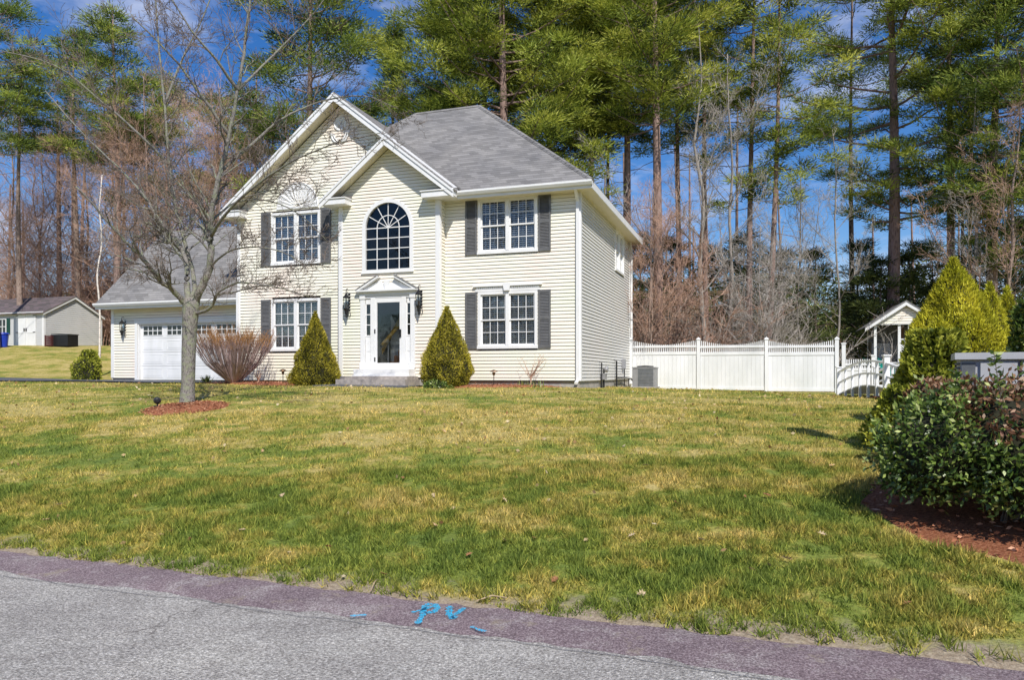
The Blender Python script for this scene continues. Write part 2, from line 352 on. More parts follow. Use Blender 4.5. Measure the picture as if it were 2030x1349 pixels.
# blue utility paint marks
M['paint']=None
t=NT('sky_blue_spray_paint'); v=t.coord(); f=t.noise(v,55,4,.8); col=t.ramp(f,[(.34,(.10,.20,.26)),(.44,(.04,.50,.78)),(.7,(.07,.60,.92))]); sh=t.bsdf(col,.9,f,.5,.01,spec=.1); tr=t.n('ShaderNodeBsdfTransparent'); f2=t.noise(v,120,3,.8); mx=t.n('ShaderNodeMixShader'); t.l(t.ramp(f2,[(.43,(0,0,0)),(.53,(.93,.93,.93))]),mx.inputs[0]); t.l(tr.outputs[0],mx.inputs[1]); t.l(sh,mx.inputs[2]); M['paint']=t.done(mx.outputs[0])
def bz_(x,y):
    f_=(y-float(edge_y(x))+.46)/.48
    return -.0045 if f_<-.12 else .0135
def paint(strokes,name,label_z=.0):
    mb=MB()
    for st,wd in strokes:
        P=[]
        for px,py in st:
            Y=EYE*F/(py-HZ); P.append(((px-CX)/F*Y,Y))
        n=len(P); Q=[]
        for (x0,y0),(x1,y1) in zip(P,P[1:]):
            for k in range(8): Q.append((x0+(x1-x0)*k/8,y0+(y1-y0)*k/8))
        Q.append(P[-1]); vs=[]
        for k,(x,y) in enumerate(Q):
            a=Q[max(k-1,0)]; b_=Q[min(k+1,len(Q)-1)]; dx,dy=b_[0]-a[0],b_[1]-a[1]; L=math.hypot(dx,dy)+1e-6
            ww=wd*(.85+.7*mnoise.noise(Vector((x*43,y*43,1))))*(.55 if k in(0,len(Q)-1) else 1)
            vs+= [(xx,yy,bz_(xx,yy)) for xx,yy in ((x+dy/L*ww,y-dx/L*ww),(x-dy/L*ww,y+dx/L*ww))]
        mb.add(vs,[(2*k,2*k+1,2*k+3,2*k+2) for k in range(len(Q)-1)])
    return mb.build(name,M['paint'],road)
paint([([(816,1219),(838,1214),(858,1206)],.020),([(841,1205),(839,1222),(827,1242)],.024),([(842,1203),(862,1203),(868,1211),(858,1219),(840,1219)],.024)],'paint_letter')
paint([([(892,1206),(890,1222),(896,1231),(904,1226)],.024),([(900,1225),(921,1210)],.022)],'paint_letter')
paint([([(694,1226),(727,1224)],.019)],'paint_dash'); paint([([(934,1247),(950,1254),(964,1257)],.018)],'paint_dash')

# driveway from the garage to the left
mb=MB(); pts=[]
L=[(-12.0,-1.7),(-14,-2.1),(-18,-2.7),(-24,-3.0),(-34,-3.2)]
Rr=[(-12.0,.62),(-14,.62),(-18,.62),(-24,-.6),(-34,-1.6)]
vs=[]
for k in range(len(L)-1):
    for j in range(6):
        f_=j/6.
        for s_ in range(5):
            a=[L[k][i]+(L[k+1][i]-L[k][i])*f_ for i in (0,1)]; b_=[Rr[k][i]+(Rr[k+1][i]-Rr[k][i])*f_ for i in (0,1)]
            u_=a[0]+(b_[0]-a[0])*s_/4; v_=a[1]+(b_[1]-a[1])*s_/4; x,y=hw(u_,v_); vs.append((x,y,G(x,y)+.035))
n=(len(L)-1)*6; mb.add(vs,[(5*k+s_,5*k+s_+1,5*k+s_+6,5*k+s_+5) for k in range(n-1) for s_ in range(4)]); tag(mb.build('driveway',M['drive'],smooth=True),kind='structure')

# mulch beds
t=NT('red_bark_mulch'); v=t.coord(); f=t.noise(t.coord((1,2.2,1)),34,5,.8); vo=t.n('ShaderNodeTexVoronoi'); vo.inputs['Scale'].default_value=32; t.l(t.coord((1,2.5,1)),vo.inputs['Vector'])
col=t.ramp(f,[(.33,(.09,.03,.018)),(.5,(.38,.14,.07)),(.68,(.66,.34,.20))]); M['mulch']=t.done(t.bsdf(col,.9,f,1,.03,spec=.1))
M['chip']=leafmat('mulch_chip',[(0,(.14,.045,.025)),(.5,(.46,.17,.085)),(1,(.74,.42,.27))],trans=0,rough=.9)
def bed(pts, hgt=.05, nchip=900, name='mulch_bed', csz=.05):
    n=len(pts); cx=sum(p[0] for p in pts)/n; cy=sum(p[1] for p in pts)/n; mb=MB(); rings=6; vs=[(cx,cy,G(cx,cy)+hgt+.015)]
    dense=[]
    for k in range(n):
        a,b_=pts[k],pts[(k+1)%n]
        m_=max(2,int(math.hypot(a[0]-b_[0],a[1]-b_[1])/.15))
        for j in range(m_): dense.append((a[0]+(b_[0]-a[0])*j/m_,a[1]+(b_[1]-a[1])*j/m_))
    for r_ in range(1,rings+1):
        f_=r_/rings
        for (x,y) in dense:
            jx=.03*mnoise.noise(Vector((x*5,y*5,0))); X_=cx+(x-cx)*f_+jx; Y_=cy+(y-cy)*f_+jx
            hh=hgt*(1-f_**3)+.012*mnoise.noise(Vector((X_*7,Y_*7,2)))+.014
            if r_==rings: hh=-.01
            vs.append((X_,Y_,G(X_,Y_)+hh))
    m_=len(dense); fs=[(0,1+j,1+(j+1)%m_) for j in range(m_)]
    for r_ in range(rings-1):
        for j in range(m_):
            a=1+r_*m_+j; b_=1+r_*m_+(j+1)%m_; fs.append((a,b_,b_+m_,a+m_))
    mb.add(vs,fs); o=mb.build(name,M['mulch'],smooth=True); tag(o,kind='structure')
    if nchip:
        P=[]
        while len(P)<nchip:
            k=random.randrange(m_); f_=math.sqrt(random.random())*1.02; x=cx+(dense[k][0]-cx)*f_; y=cy+(dense[k][1]-cy)*f_
            P.append((x,y,G(x,y)+hgt*(1-min(f_,1)**3)+.022))
        c=np.array(P); d=rng.normal(size=(nchip,3)); d[:,2]*=.25
        o2=tri_mesh('mulch_chips',leaves(c,d,csz*(.5+rng.random(nchip)),csz*.22),M['chip'],o); tag(o2,kind='stuff')
    return o
TX,TY=(371-CX)/F*14.55,14.55
bed([(TX+.78*math.cos(a),TY-.05+1.0*math.sin(a)) for a in np.linspace(0,2*math.pi,22)[:-1]],.07,900)
hp=lambda L: [hw(u,v) for u,v in L]
bed(hp([(-12.0,-1.5),(-11.2,-1.9),(-10,-2.0),(-8.8,-1.95),(-7.8,-1.6),(-7.6,-.3),(-11.9,-.03)]),.05,1500)
bed(hp([(-4.3,-1.5),(-3.4,-1.75),(-2.2,-1.3),(-1.2,-.95),(-.6,-.6),(-.5,-.03),(-4.1,-.03)]),.05,1000)
RB=[]
for px,py in ((1700,1000),(1760,1042),(1850,1085),(1950,1108),(2030,1128)): RB.append(onground(px,py))
x,y=RB[-1]; RB+= [(x+1.0,y-.5),(x+2.2,y+.2),(x+3.5,y+2.5),(x+4.5,y+7),(9.6,18.4),(9.2,18.8),(8.0,15),(6.1,11.5),(4.7,8.6),(3.75,7.3)]
bed(RB,.06,5200,csz=.06)
# front walk slab
mb=MB(); 
for (a0,a1,b0,b1) in ((-7.4,-4.5,-2.2,-1.05),): 
    vs=[hw(a0,b0),hw(a1,b0),hw(a1,b1),hw(a0,b1)]; mb.add([(x,y,G(x,y)+.03) for x,y in vs]+[(x,y,G(x,y)-.1) for x,y in vs],[(0,1,2,3),(0,4,5,1),(1,5,6,2),(3,2,6,7),(0,3,7,4)])
tag(mb.build('path',M['drive']),kind='structure')

# ------------------------------------------------------------------ grass
def inside(poly,X,Y):
    r=np.zeros(X.shape,bool); n=len(poly)
    for k in range(n):
        x0,y0=poly[k]; x1,y1=poly[(k+1)%n]
        c=((y0>Y)!=(y1>Y))&(X<(x1-x0)*(Y-y0)/(y1-y0+1e-12)+x0); r^=c
    return r
def grass(n,y0,y1,hh,ww,name,xl=.76):
    Y=np.sqrt(rng.random(n)*(y1*y1-y0*y0)+y0*y0); X=(rng.random(n)*2-1)*xl*Y
    e=edge_y(X); q_=Y-e; nz_=np.array([mnoise.noise(Vector((float(a)*1.7,float(b)*1.7,0))) for a,b in zip(X,Y)])
    keep=(q_>.10+.42*nz_+.16*rng.random(n)**2)
    h=P0Y-.3385*(X-P0X)-.5; keep&=(Y<h+ (X>3)*7.0)
    keep&=~inside(RB,X,Y); keep&=~(((X-TX)/.8)**2+((Y-TY)/.95)**2<1)
    keep&=~((X<-11)&(Y>h-2.4))
    X,Y,q_,nz_=X[keep],Y[keep],q_[keep],nz_[keep]; n=len(X); Zg=ground(X,Y)
    c=np.stack([X,Y,Zg-.01],1); d=rng.normal(size=(n,3))*np.array([.5,.5,.2]); d[:,2]=abs(d[:,2])+.75
    nz2=np.array([mnoise.noise(Vector((float(a)*6.5,float(b)*6.5,4))) for a,b in zip(X,Y)]); tuft=.80+.7*np.clip(nz_,-.5,1)+1.1*np.clip(nz2,-.4,1)
    return tri_mesh(name,blades(c,d,hh*(.45+rng.random(n)**1.5)*tuft*(.6+.4*np.clip(q_,0,1)),ww),M['blade'])
g=grass(400000,4.2,8.6,.070,.0052,'grass'); tag(g,'short spring lawn grass, green mixed with straw','grass',kind='stuff')
g=grass(150000,8.6,14,.055,.0062,'grass'); tag(g,'short spring lawn grass, green mixed with straw','grass',kind='stuff')
g=grass(110000,14,29,.055,.010,'grass'); tag(g,'short spring lawn grass, green mixed with straw','grass',kind='stuff')
# shaggy tufts at the verge
n=330; X=rng.random(n)*8-5.2; Y=edge_y(X)+.06+.9*rng.random(n)**1.4; 
c=[];d=[]
for x,y in zip(X,Y):
    k=random.randint(8,26); a=rng.normal(size=(k,3))*np.array([.022,.022,0]); c.append(a+np.array([x,y,G(x,y)])); dd=rng.normal(size=(k,3))*.6; dd[:,2]=abs(dd[:,2])+.55; d.append(dd)
c=np.concatenate(c); d=np.concatenate(d); g=tri_mesh('grass_tufts',blades(c,d,.05+.07*rng.random(len(c)),.004),M['blade']); tag(g,'shaggy grass tufts along the sandy verge','grass',kind='stuff')

# ------------------------------------------------------------------ fallen leaves (things)
LEAF_COL=[simple('dry_leaf_'+n_,c1,c2,14,.8,.3,.01) for n_,c1,c2 in (('tan',(.62,.44,.24),(.42,.26,.12)),('brown',(.36,.17,.07),(.22,.10,.05)),('pale',(.58,.46,.29),(.42,.31,.18)))]
def oak_leaf():
    pts=[(0,-.5),(.05,-.3),(.24,-.28),(.1,-.12),(.34,.02),(.12,.12),(.3,.3),(.1,.32),(0,.5),(-.1,.32),(-.3,.3),(-.12,.12),(-.34,.02),(-.1,-.12),(-.24,-.28),(-.05,-.3)]
    vs=[(0,0,.0)]+[(x,y,.16*abs(x)*2+.12*y*y+random.uniform(0,.10)) for x,y in pts]; n=len(pts)
    me=bpy.data.meshes.new('leaf'); me.from_pydata(vs,[],[(0,1+k,1+(k+1)%n) for k in range(n)]); me.update(); return me
lm=[]
for k in range(9): me=oak_leaf(); me.materials.append(LEAF_COL[k%3]); lm.append(me)
spots=[(862,1050),(1340,1005),(1253,1072),(1001,1082),(798,955),(118,1008),(270,992),(650,1095),(860,990),(1490,1140),(1800,1210),(1630,1070),(1175,880),(950,900),(1075,935),(1415,960),(1520,990),(560,990),(340,1062),(760,1150),(1270,1190),(1560,1120),(930,1110),(480,1060),(1350,870),(1225,882),(720,870),(640,930),(330,900),(200,950),(90,1040),(1100,1160),(1390,1080),(1650,930),(1480,900),(1000,1000),(880,860),(1130,840),(1280,930),(520,900)]
used=set()
for k,(px,py) in enumerate(spots):
    x,y=onground(px,py); s_=random.uniform(.065,.105)*(1 if y<12 else 1.3)
    o=bpy.data.objects.new('fallen_leaf',lm[k%9]); C.objects.link(o); o.location=(x,y,G(x,y)+.035); o.scale=(s_,s_,s_); o.rotation_euler=(random.uniform(-.6,.6),random.uniform(-.6,.6),random.uniform(0,6.3))
    tag(o,'dry lobed leaf lying loose on the lawn','leaf','dry leaves scattered on the lawn')
n=900; Y=np.sqrt(rng.random(n)*(26**2-25)+25); X=(rng.random(n)*2-1)*.75*Y; k_=(Y>edge_y(X)+.1)&(Y<P0Y-.34*(X-P0X)-2+(X>3)*7)&~inside(RB,X,Y); X,Y=X[k_],Y[k_]
c=np.stack([X,Y,ground(X,Y)+.03],1); d=rng.normal(size=(len(X),3)); d[:,2]*=.4
M['litter']=leafmat('leaf_litter',[(0,(.30,.15,.06)),(.6,(.55,.40,.2)),(1,(.75,.62,.42))],.1,.8)
g=tri_mesh('leaf_litter',leaves(c,d,.045+.0022*Y,.014+.0008*Y),M['litter']); tag(g,'small crumbs of dry leaf litter sprinkled over the lawn','leaf litter',kind='stuff')
M['twig']=simple('dry_twig',(.55,.42,.28),(.36,.26,.16),10,.8,.2)
for (a,b_,lab) in (((945,1199),(1005,1197),'longer pale dry twig lying on the sandy verge'),((735,1180),(746,1160),'short pale bent twig standing in the verge grass')):
    mb=MB(); x0,y0=onground(*a,3.5); x1,y1=onground(*b_,3.5); mb.tube([(x0,y0,G(x0,y0)+.02),((x0+x1)/2,(y0+y1)/2+.02,G(x0,y0)+.05),(x1,y1,G(x1,y1)+.03)],[.005,.005,.003],5); o=mb.build('twig',M['twig']); tag(o,lab,'twig')
# ------------------------------------------------------------------ the house
HB=1.2                                                          # house base level
house=empty('house',(P0X,P0Y,HB),-YAW)
tag(house,'cream two storey house with twin front gables, arched window, grey hip roof and attached garage','house')
def HM(x,y,z): return (x,y,z-HB)
def plane(v):  return lambda a,o,z: (a, v-o, z-HB)              # facade plane: along u, outwards, up
def planeR(u): return lambda a,o,z: (u+o, a, z-HB)              # wall looking to the right
def planeL(u): return lambda a,o,z: (u-o, a, z-HB)
CO=.1016
def siding(mb,Mf,zlo,zhi,span,holes=(),co=CO,lip=.025):
    n=int(round((zhi-zlo)/co)); dz=(zhi-zlo)/n
    for k in range(n):
        z0=zlo+k*dz; z1=z0+dz; a0,b0=span(z0); a1,b1=span(z1-1e-4)
        if a0>=b0: continue
        if a1>b1: a1=b1=(a1+b1)/2
        cuts=[]
        for h in holes:
            iv=h(z0,z1)
            if iv: cuts.append(iv)
        cuts.sort(); segs=[]; cur=None; s0=(a0,a1)
        for c0,c1 in cuts:
            if c1<=min(a0,a1) or c0>=max(b0,b1): continue
            segs.append((s0,(c0,c0))); s0=(c1,c1)
        segs.append((s0,(b0,b1)))
        for (p0,p1),(q0,q1) in segs:
            if q0-p0<.004: continue
            zt=z1-.010; f_=(zt-z0)/(z1-z0); pt=p0+(p1-p0)*f_; qt=q0+(q1-q0)*f_
            vs=[Mf(p0,lip,z0),Mf(q0,lip,z0),Mf(qt,.004,zt),Mf(pt,.004,zt),Mf(p0,-.05,z0),Mf(q0,-.05,z0),Mf(qt,-.05,zt),Mf(pt,-.05,zt),Mf(q1,-.051,z1),Mf(p1,-.051,z1)]
            mb.add(vs,[(0,1,2,3),(4,5,1,0),(3,2,6,7),(7,6,8,9),(0,3,7,4),(1,5,6,2)])
def rect(a,b,c,d): return lambda z0,z1: (a,b) if (z1>c+.02 and z0<d-.02) else None
# openings
WR_U=(-3.12,-1.26,5.20,6.84); WR_L=(-3.12,-1.26,2.38,4.05)
WL_U=(-10.47,-8.59,5.22,6.93); WL_L=(-10.47,-8.59,2.38,4.07)
ARC=(-5.94,6.10,.845); ARB=(-6.80,-5.08,4.74)                  # arch centre u, spring z, outer radius; box
def arch_hole(z0,z1):
    zc=(z0+z1)/2; uc,zs,r=ARC
    if zc<ARB[2] or zc>zs+r: return None
    if zc<=zs: return (uc-r,uc+r)
    h=math.sqrt(max(r*r-(zc-zs)**2,0)); return (uc-h,uc+h)
DOOR=(-6.87,-5.00,1.78,4.16)
GD=(-16.80,-12.30,1.38,3.46)
APB=(-7.83,10.50); APS=(-5.835,8.80); SL=.79                    # apexes of the big and small gable
def gspan(l,r,ap,drop):
    def f(z):
        h=(ap[1]-drop-z)/SL
        return (max(l,ap[0]-h),min(r,ap[0]+h))
    return f
W=lambda n,fn,m='siding',**k: (lambda mb:(fn(mb),mb.build(n,M[m],house))[1])(MB())
P0=plane(0.0); PB=plane(-.4); PG=plane(.6); PR=planeR(0.0)
W('wall',lambda mb: siding(mb,P0,1.40,6.88,lambda z:(-4.21,-.0),(rect(*WR_U),rect(*WR_L))))
W('wall',lambda mb: siding(mb,P0,1.40,10.35,gspan(-11.82,-7.62,APB,.26) if 0 else (lambda z:(max(-11.82,APB[0]-(APB[1]-.26-z)/SL), min(-7.62 if z<7.0 else -4.2,APB[0]+(APB[1]-.26-z)/SL))),(rect(*WL_U),rect(*WL_L))))
W('wall',lambda mb: siding(mb,PB,1.50,8.60,gspan(-7.62,-4.21,APS,.24),(arch_hole,rect(*DOOR))))
W('wall',lambda mb: siding(mb,planeR(-4.21),1.42,7.0,lambda z:(-.4,0)))
W('wall',lambda mb: siding(mb,planeL(-7.62),1.42,7.0,lambda z:(-.4,0)))
WS=(5.30,7.05,5.32,6.80)
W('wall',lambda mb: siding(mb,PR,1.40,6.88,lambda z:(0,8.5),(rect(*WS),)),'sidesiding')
W('wall',lambda mb: siding(mb,PG,1.46,4.06,lambda z:(-18.03,-11.83),(rect(GD[0],GD[1],0,GD[3]+.10),)))
for fn in (lambda mb: siding(mb,planeL(-11.82),1.40,6.88,lambda z:(0,8.5),co=.2), lambda mb: siding(mb,planeL(-18.03),1.40,7.2,lambda z:(.6+max(0,z-4.1)/1.0,6.6-max(0,z-4.1)/1.0),co=.2), lambda mb: siding(mb,lambda a,o,z:(a,8.5+o,z-HB),1.4,6.88,lambda z:(-11.82,0),co=.2), lambda mb: siding(mb,lambda a,o,z:(a,6.5+o,z-HB),1.4,4.1,lambda z:(-18.03,-11.82),co=.2)): W('wall',fn)
for bb in ((-4.25,-.03,.03,.3,-.3,1.42),(-11.80,-7.6,.03,.3,-.3,1.42),(-.3,-.031,.31,8.4,-.3,1.42),(-7.60,-4.24,-.37,.0,-.3,1.50),(-18.0,-16.85,.63,.8,-.3,1.46),(-12.25,-11.8,.63,.8,-.3,1.46)): W('foundation',lambda mb: mb.box(*bb,HM),'concrete')
# corner boards
for (Mf,a,b_,z0,z1) in ((P0,-.12,.022,1.40,6.86),(PB,-7.66,-7.51,1.50,6.95),(PB,-4.33,-4.188,1.50,6.95),(P0,-11.842,-11.72,1.40,7.02),(PG,-18.052,-17.91,1.46,4.05),(PR,0.0,.12,1.40,6.86),(PR,8.38,8.52,1.4,6.86),(planeR(-4.21),-.4,-.30,1.5,6.95),(planeL(-7.62),-.4,-.30,1.5,6.95)):
    W('corner_trim',lambda mb: mb.box(a,b_,-.01,.031,z0,z1,Mf),'trim')

W('baseboard',lambda mb:(mb.box(-4.20,-.12,0,.03,1.385,1.415,P0)),'black')

# roofs
def poly(mb,pts,th=.05):
    n=len(pts); vs=[HM(*p) for p in pts]+[HM(p[0],p[1],p[2]-th) for p in pts]
    mb.add(vs,[tuple(range(n)),tuple(range(n,2*n))[::-1]]+[(i,n+i,n+(i+1)%n,(i+1)%n) for i in range(n)])
EV=7.02
mb=MB(); L_,R_,Ff,Bb=-12.2,.43,-.45,8.95; RZ=11.33; ra=(-7.25,4.25,RZ); rb=(-4.75,4.25,RZ)
poly(mb,[(L_,Ff,EV),(APB[0],(APB[1]-EV)/.9173-.45,APB[1]),(-3.52,Ff,EV),(R_,Ff,EV),rb,ra]); poly(mb,[(R_,Ff,EV),(R_,Bb,EV),rb]); poly(mb,[(R_,Bb,EV),(L_,Bb,EV),ra,rb]); poly(mb,[(L_,Bb,EV),(L_,Ff,EV),ra])
rm=mb.build('roof',M['roof'],house)
mb=MB()   # hip and ridge caps
for a,b_ in ((ra,rb),((R_,Ff,EV),rb),((L_,Ff,EV),ra),((R_,Bb,EV),rb)):
    n=34
    for k in range(n):
        p=[a[i]+(b_[i]-a[i])*k/n for i in range(3)]; q_=[a[i]+(b_[i]-a[i])*(k+.93)/n for i in range(3)]
        mb.tube([HM(p[0],p[1],p[2]-.055),HM(q_[0],q_[1],q_[2]-.045)],[.10,.085],8)
mb.build('ridge_cap',M['roof'],rm)
mb=MB(); vr=(APB[1]-EV)/.918-.45
poly(mb,[(APB[0],-.45,APB[1]),(-12.22,-.45,APB[1]-SL*(APB[0]+12.22)),(-12.22,-.2,APB[1]-SL*(APB[0]+12.22)),(APB[0],vr,APB[1])])
poly(mb,[(APB[0],-.45,APB[1]),(APB[0],vr,APB[1]),(-3.52,-.3,APB[1]-SL*(-3.52-APB[0])),(-3.52,-.45,APB[1]-SL*(-3.52-APB[0]))])
mb.build('gable_roof',M['roof'],house)
mb=MB(); zr=lambda u: APS[1]-SL*abs(u-APS[0])
poly(mb,[(APS[0],-.82,APS[1]),(-8.13,-.82,zr(-8.13)),(-8.13,-.005,zr(-8.13)),(APS[0],-.005,APS[1])],.045)
poly(mb,[(APS[0],-.82,APS[1]),(APS[0],-.2,APS[1]),(-3.56,-.2,zr(-3.56)),(-3.56,-.82,zr(-3.56))],.045)
mb.build('gable_roof',M['roof'],house)
mb=MB(); GE=4.22
poly(mb,[(-18.34,.16,GE),(-11.84,.16,GE),(-11.84,3.4,7.46),(-18.34,3.4,7.46)]); poly(mb,[(-18.34,6.9,GE-.2),(-18.34,3.4,7.46),(-11.84,3.4,7.46),(-11.84,6.9,GE-.2)])
mb.build('garage_roof',M['roof'],house)
# rakes: fascia, soffit, frieze
def rake(mb,ap,ul,ur,vf,vb,dr=.05,fh=.22,fz=.17):
    for s_,ue in ((-1,ul),(1,ur)):
        zt=lambda u: ap[1]-dr-SL*abs(u-ap[0])
        mb.prism([(ap[0],zt(ap[0])),(ue,zt(ue)),(ue,zt(ue)-fh),(ap[0],zt(ap[0])-fh*1.15)],vf-.015,vf+.02,lambda a,b_,c:HM(a,c,b_))
        mb.prism([(ap[0],zt(ap[0])+.01),(ue,zt(ue)+.01),(ue,zt(ue)-.07),(ap[0],zt(ap[0])-.07)],vf-.045,vf-.017,lambda a,b_,c:HM(a,c,b_))
def rakesoff(mb,ap,ul,ur,vf,vb,dr=.05):
    for s_,ue in ((-1,ul),(1,ur)):
        zt=lambda u: ap[1]-dr-.14-SL*abs(u-ap[0])
        mb.prism([(ap[0],zt(ap[0])),(ue,zt(ue)),(ue,zt(ue)-.02),(ap[0],zt(ap[0])-.02)],vf+.022,vb,lambda a,b_,c:HM(a,c,b_))
W('rake_board',lambda mb:rake(mb,APB,-12.2,-3.6,-.45,0),'trim'); W('rake_board',lambda mb:rake(mb,APS,-8.1,-3.58,-.82,-.4),'trim')
W('rake_soffit',lambda mb:rakesoff(mb,APB,-11.9,-3.9,-.45,-.002),'soffit'); W('rake_soffit',lambda mb:rakesoff(mb,APS,-7.9,-3.75,-.82,-.402),'soffit')
# cornice returns with little hipped tops
def ret(mb,u0,u1,vf,vb,zt,rf):
    mb.box(u0,u1,vf+.005,vb,zt-.20,zt-.03,HM); mb.box(u0-.03,u1+.03,vf-.03,vb,zt-.03,zt,HM)
    vs=[HM(u0-.02,vf-.02,zt+.002),HM(u1+.02,vf-.02,zt+.002),HM(u1+.02,vb,zt+.12),HM(u0-.02,vb,zt+.12)]
    rf.add(vs,[(0,1,2,3)]); rf.add([HM(u0-.02,vf-.02,zt+.002),HM(u1+.02,vf-.02,zt+.002),HM(u1+.02,vb,zt+.12),HM(u0-.02,vb,zt+.12),HM(u0-.02,vb,zt),HM(u1+.02,vb,zt)],[(0,3,4),(1,5,2)])
for aa,ex in (((-12.15,-11.45,-.44,-.003,7.03),None),((-8.08,-7.20,-.81,-.403,7.05),(-8.08,-7.642,-.402,-.003,6.87,7.02)),((-4.62,-3.60,-.81,-.403,7.02),(-4.187,-3.60,-.402,-.003,6.84,6.99))):
    mb=MB(); rf=MB(); ret(mb,*aa,rf)
    if ex: mb.box(*ex,HM)
    cr_=mb.build('cornice_return',M['trim'],house); rf.build('cornice_roof',M['roof'],cr_)
def gut(mb,*L4):
    for (a,b_,vf,zt) in L4:
        mb.box(a,b_,vf+.0,vf+.03,zt-.22,zt-.02,HM)                                  # fascia
        mb.prism([(vf-.005,zt-.13),(vf-.075,zt-.13),(vf-.12,zt-.06),(vf-.12,zt-.005),(vf-.105,zt-.005),(vf-.10,zt-.05),(vf-.065,zt-.11),(vf-.005,zt-.11)],a,b_,lambda p,q_,c:HM(c,p,q_))
W('gutter',lambda mb:gut(mb,(-3.62,.46,-.45,7.0)),'trim'); W('gutter',lambda mb:gut(mb,(-18.36,-11.86,.16,4.20)),'trim'); W('gutter',lambda mb:mb.box(.42,.45,-.45,8.97,6.78,6.98,HM),'trim')
for bb in ((-3.6,.42,-.42,-.004,6.80,6.82),(.004,.42,.0,8.93,6.80,6.82),(-18.3,-11.86,.19,.598,4.0,4.02),(-12.15,-11.85,-.42,8.9,6.8,6.82)): W('soffit',lambda mb: mb.box(*bb,HM),'soffit')
W('frieze_board',lambda mb:(mb.box(-18.0,-11.9,0,.022,3.88,3.998,PG),),'soffit')
def spout(mb,u0,u1,v0,v1,z0,z1,el=True):
    mb.box(u0,u1,v0,v1,z0,z1,HM)
    if el: mb.prism([(v0-.30,z1+.28),(v0-.22,z1+.28),(v1,z1+.0),(v0,z1-.02)],u0,u1,lambda p,q_,c:HM(c,p,q_)); mb.prism([(v0,z0),(v1,z0),(v0-.18,z0-.12),(v0-.2,z0-.06)],u0,u1,lambda p,q_,c:HM(c,p,q_))
W('downspout',lambda mb:spout(mb,-.10,-.015,-.09,-.03,1.42,6.55),'trim')
W('downspout',lambda mb:spout(mb,-11.84,-11.76,-.09,-.03,1.45,4.35,False),'trim')
W('downspout',lambda mb:spout(mb,.04,.11,8.53,8.59,1.3,6.5),'trim')

# windows
def dwin(name,Mf,a0,a1,z0,z1,units=2,blinds=True,seed=0):
    rr=random.Random(seed); f=MB(); cw=.085
    f.box(a0,a0+cw,-.06,.045,z0,z1,Mf); f.box(a1-cw,a1,-.06,.045,z0,z1,Mf); f.box(a0+cw,a1-cw,-.06,.045,z1-cw,z1,Mf); f.box(a0-.02,a1+.02,-.02,.065,z0-.03,z0+.045,Mf); f.box(a0+cw,a1-cw,-.06,.03,z0+.045,z0+.075,Mf)
    us=[]; mw=.10; ia,ib=a0+cw,a1-cw
    if units==2:
        mid=(ia+ib)/2; f.box(mid-mw/2,mid+mw/2,-.06,.042,z0+.07,z1-cw,Mf); us=[(ia,mid-mw/2),(mid+mw/2,ib)]
    else: us=[(ia,ib)]
    fo=f.build(name,M['trim'],house); s=MB(); g=MB(); b_=MB(); zb,zt=z0+.075,z1-cw; zm=(zb+zt)/2
    for (p,q_) in us:
        for (lo,hi,o) in ((zb,zm+.02,-.045),(zm-.02,zt,-.015)):
            w_=.042
            s.box(p,p+w_,o-.02,o+.012,lo,hi,Mf); s.box(q_-w_,q_,o-.02,o+.012,lo,hi,Mf); s.box(p+w_,q_-w_,o-.02,o+.012,lo,lo+w_,Mf); s.box(p+w_,q_-w_,o-.02,o+.012,hi-w_,hi,Mf)
            A,B=p+w_,q_-w_
            for k in (1,2): x=A+(B-A)*k/3; s.box(x-.009,x+.009,o-.010,o+.006,lo+w_,hi-w_,Mf)
            zz=(lo+hi)/2; s.box(A,B,o-.010,o+.0055,zz-.009,zz+.009,Mf)
            g.box(A,B,o-.008,o-.003,lo+w_,hi-w_,Mf)
        if blinds:
            z=zb+.03; drop=rr.choice([0,0,.04])
            while z<zt-.03:
                mb_=.021; tl=.020+.003*rr.random()
                vs=[Mf(p+.02,-.115,z+tl),Mf(q_-.02,-.115,z+tl),Mf(q_-.02,-.085,z-tl+.006),Mf(p+.02,-.085,z-tl+.006)]
                b_.add(vs,[(0,1,2,3)]); z+=.062
            for x in (p+.12,(p+q_)/2,q_-.12): b_.box(x-.006,x+.006,-.092,-.088,zb,zt,Mf)
    s.build('sash',M['trim'],fo); g.build('pane',M['glass'],fo)
    if blinds: b_.build('blind',M['blind'],fo)
    c=MB(); c.box(a0+.03,a1-.03,-.75,-.15,z0+.03,z1-.03,Mf); 
    # open towards the glass: drop the outer face by building five sides
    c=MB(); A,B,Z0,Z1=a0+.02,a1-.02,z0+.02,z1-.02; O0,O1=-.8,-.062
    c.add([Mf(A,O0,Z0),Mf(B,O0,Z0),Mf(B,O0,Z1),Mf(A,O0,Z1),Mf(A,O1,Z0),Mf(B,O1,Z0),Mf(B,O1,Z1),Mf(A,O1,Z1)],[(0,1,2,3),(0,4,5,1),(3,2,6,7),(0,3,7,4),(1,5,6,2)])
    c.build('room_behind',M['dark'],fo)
    return fo
dwin('window',P0,*WR_U,seed=1); dwin('window',P0,*WR_L,seed=2); dwin('window',P0,*WL_U,seed=3); dwin('window',P0,*WL_L,seed=4)
dwin('window',PR,*WS,seed=5)
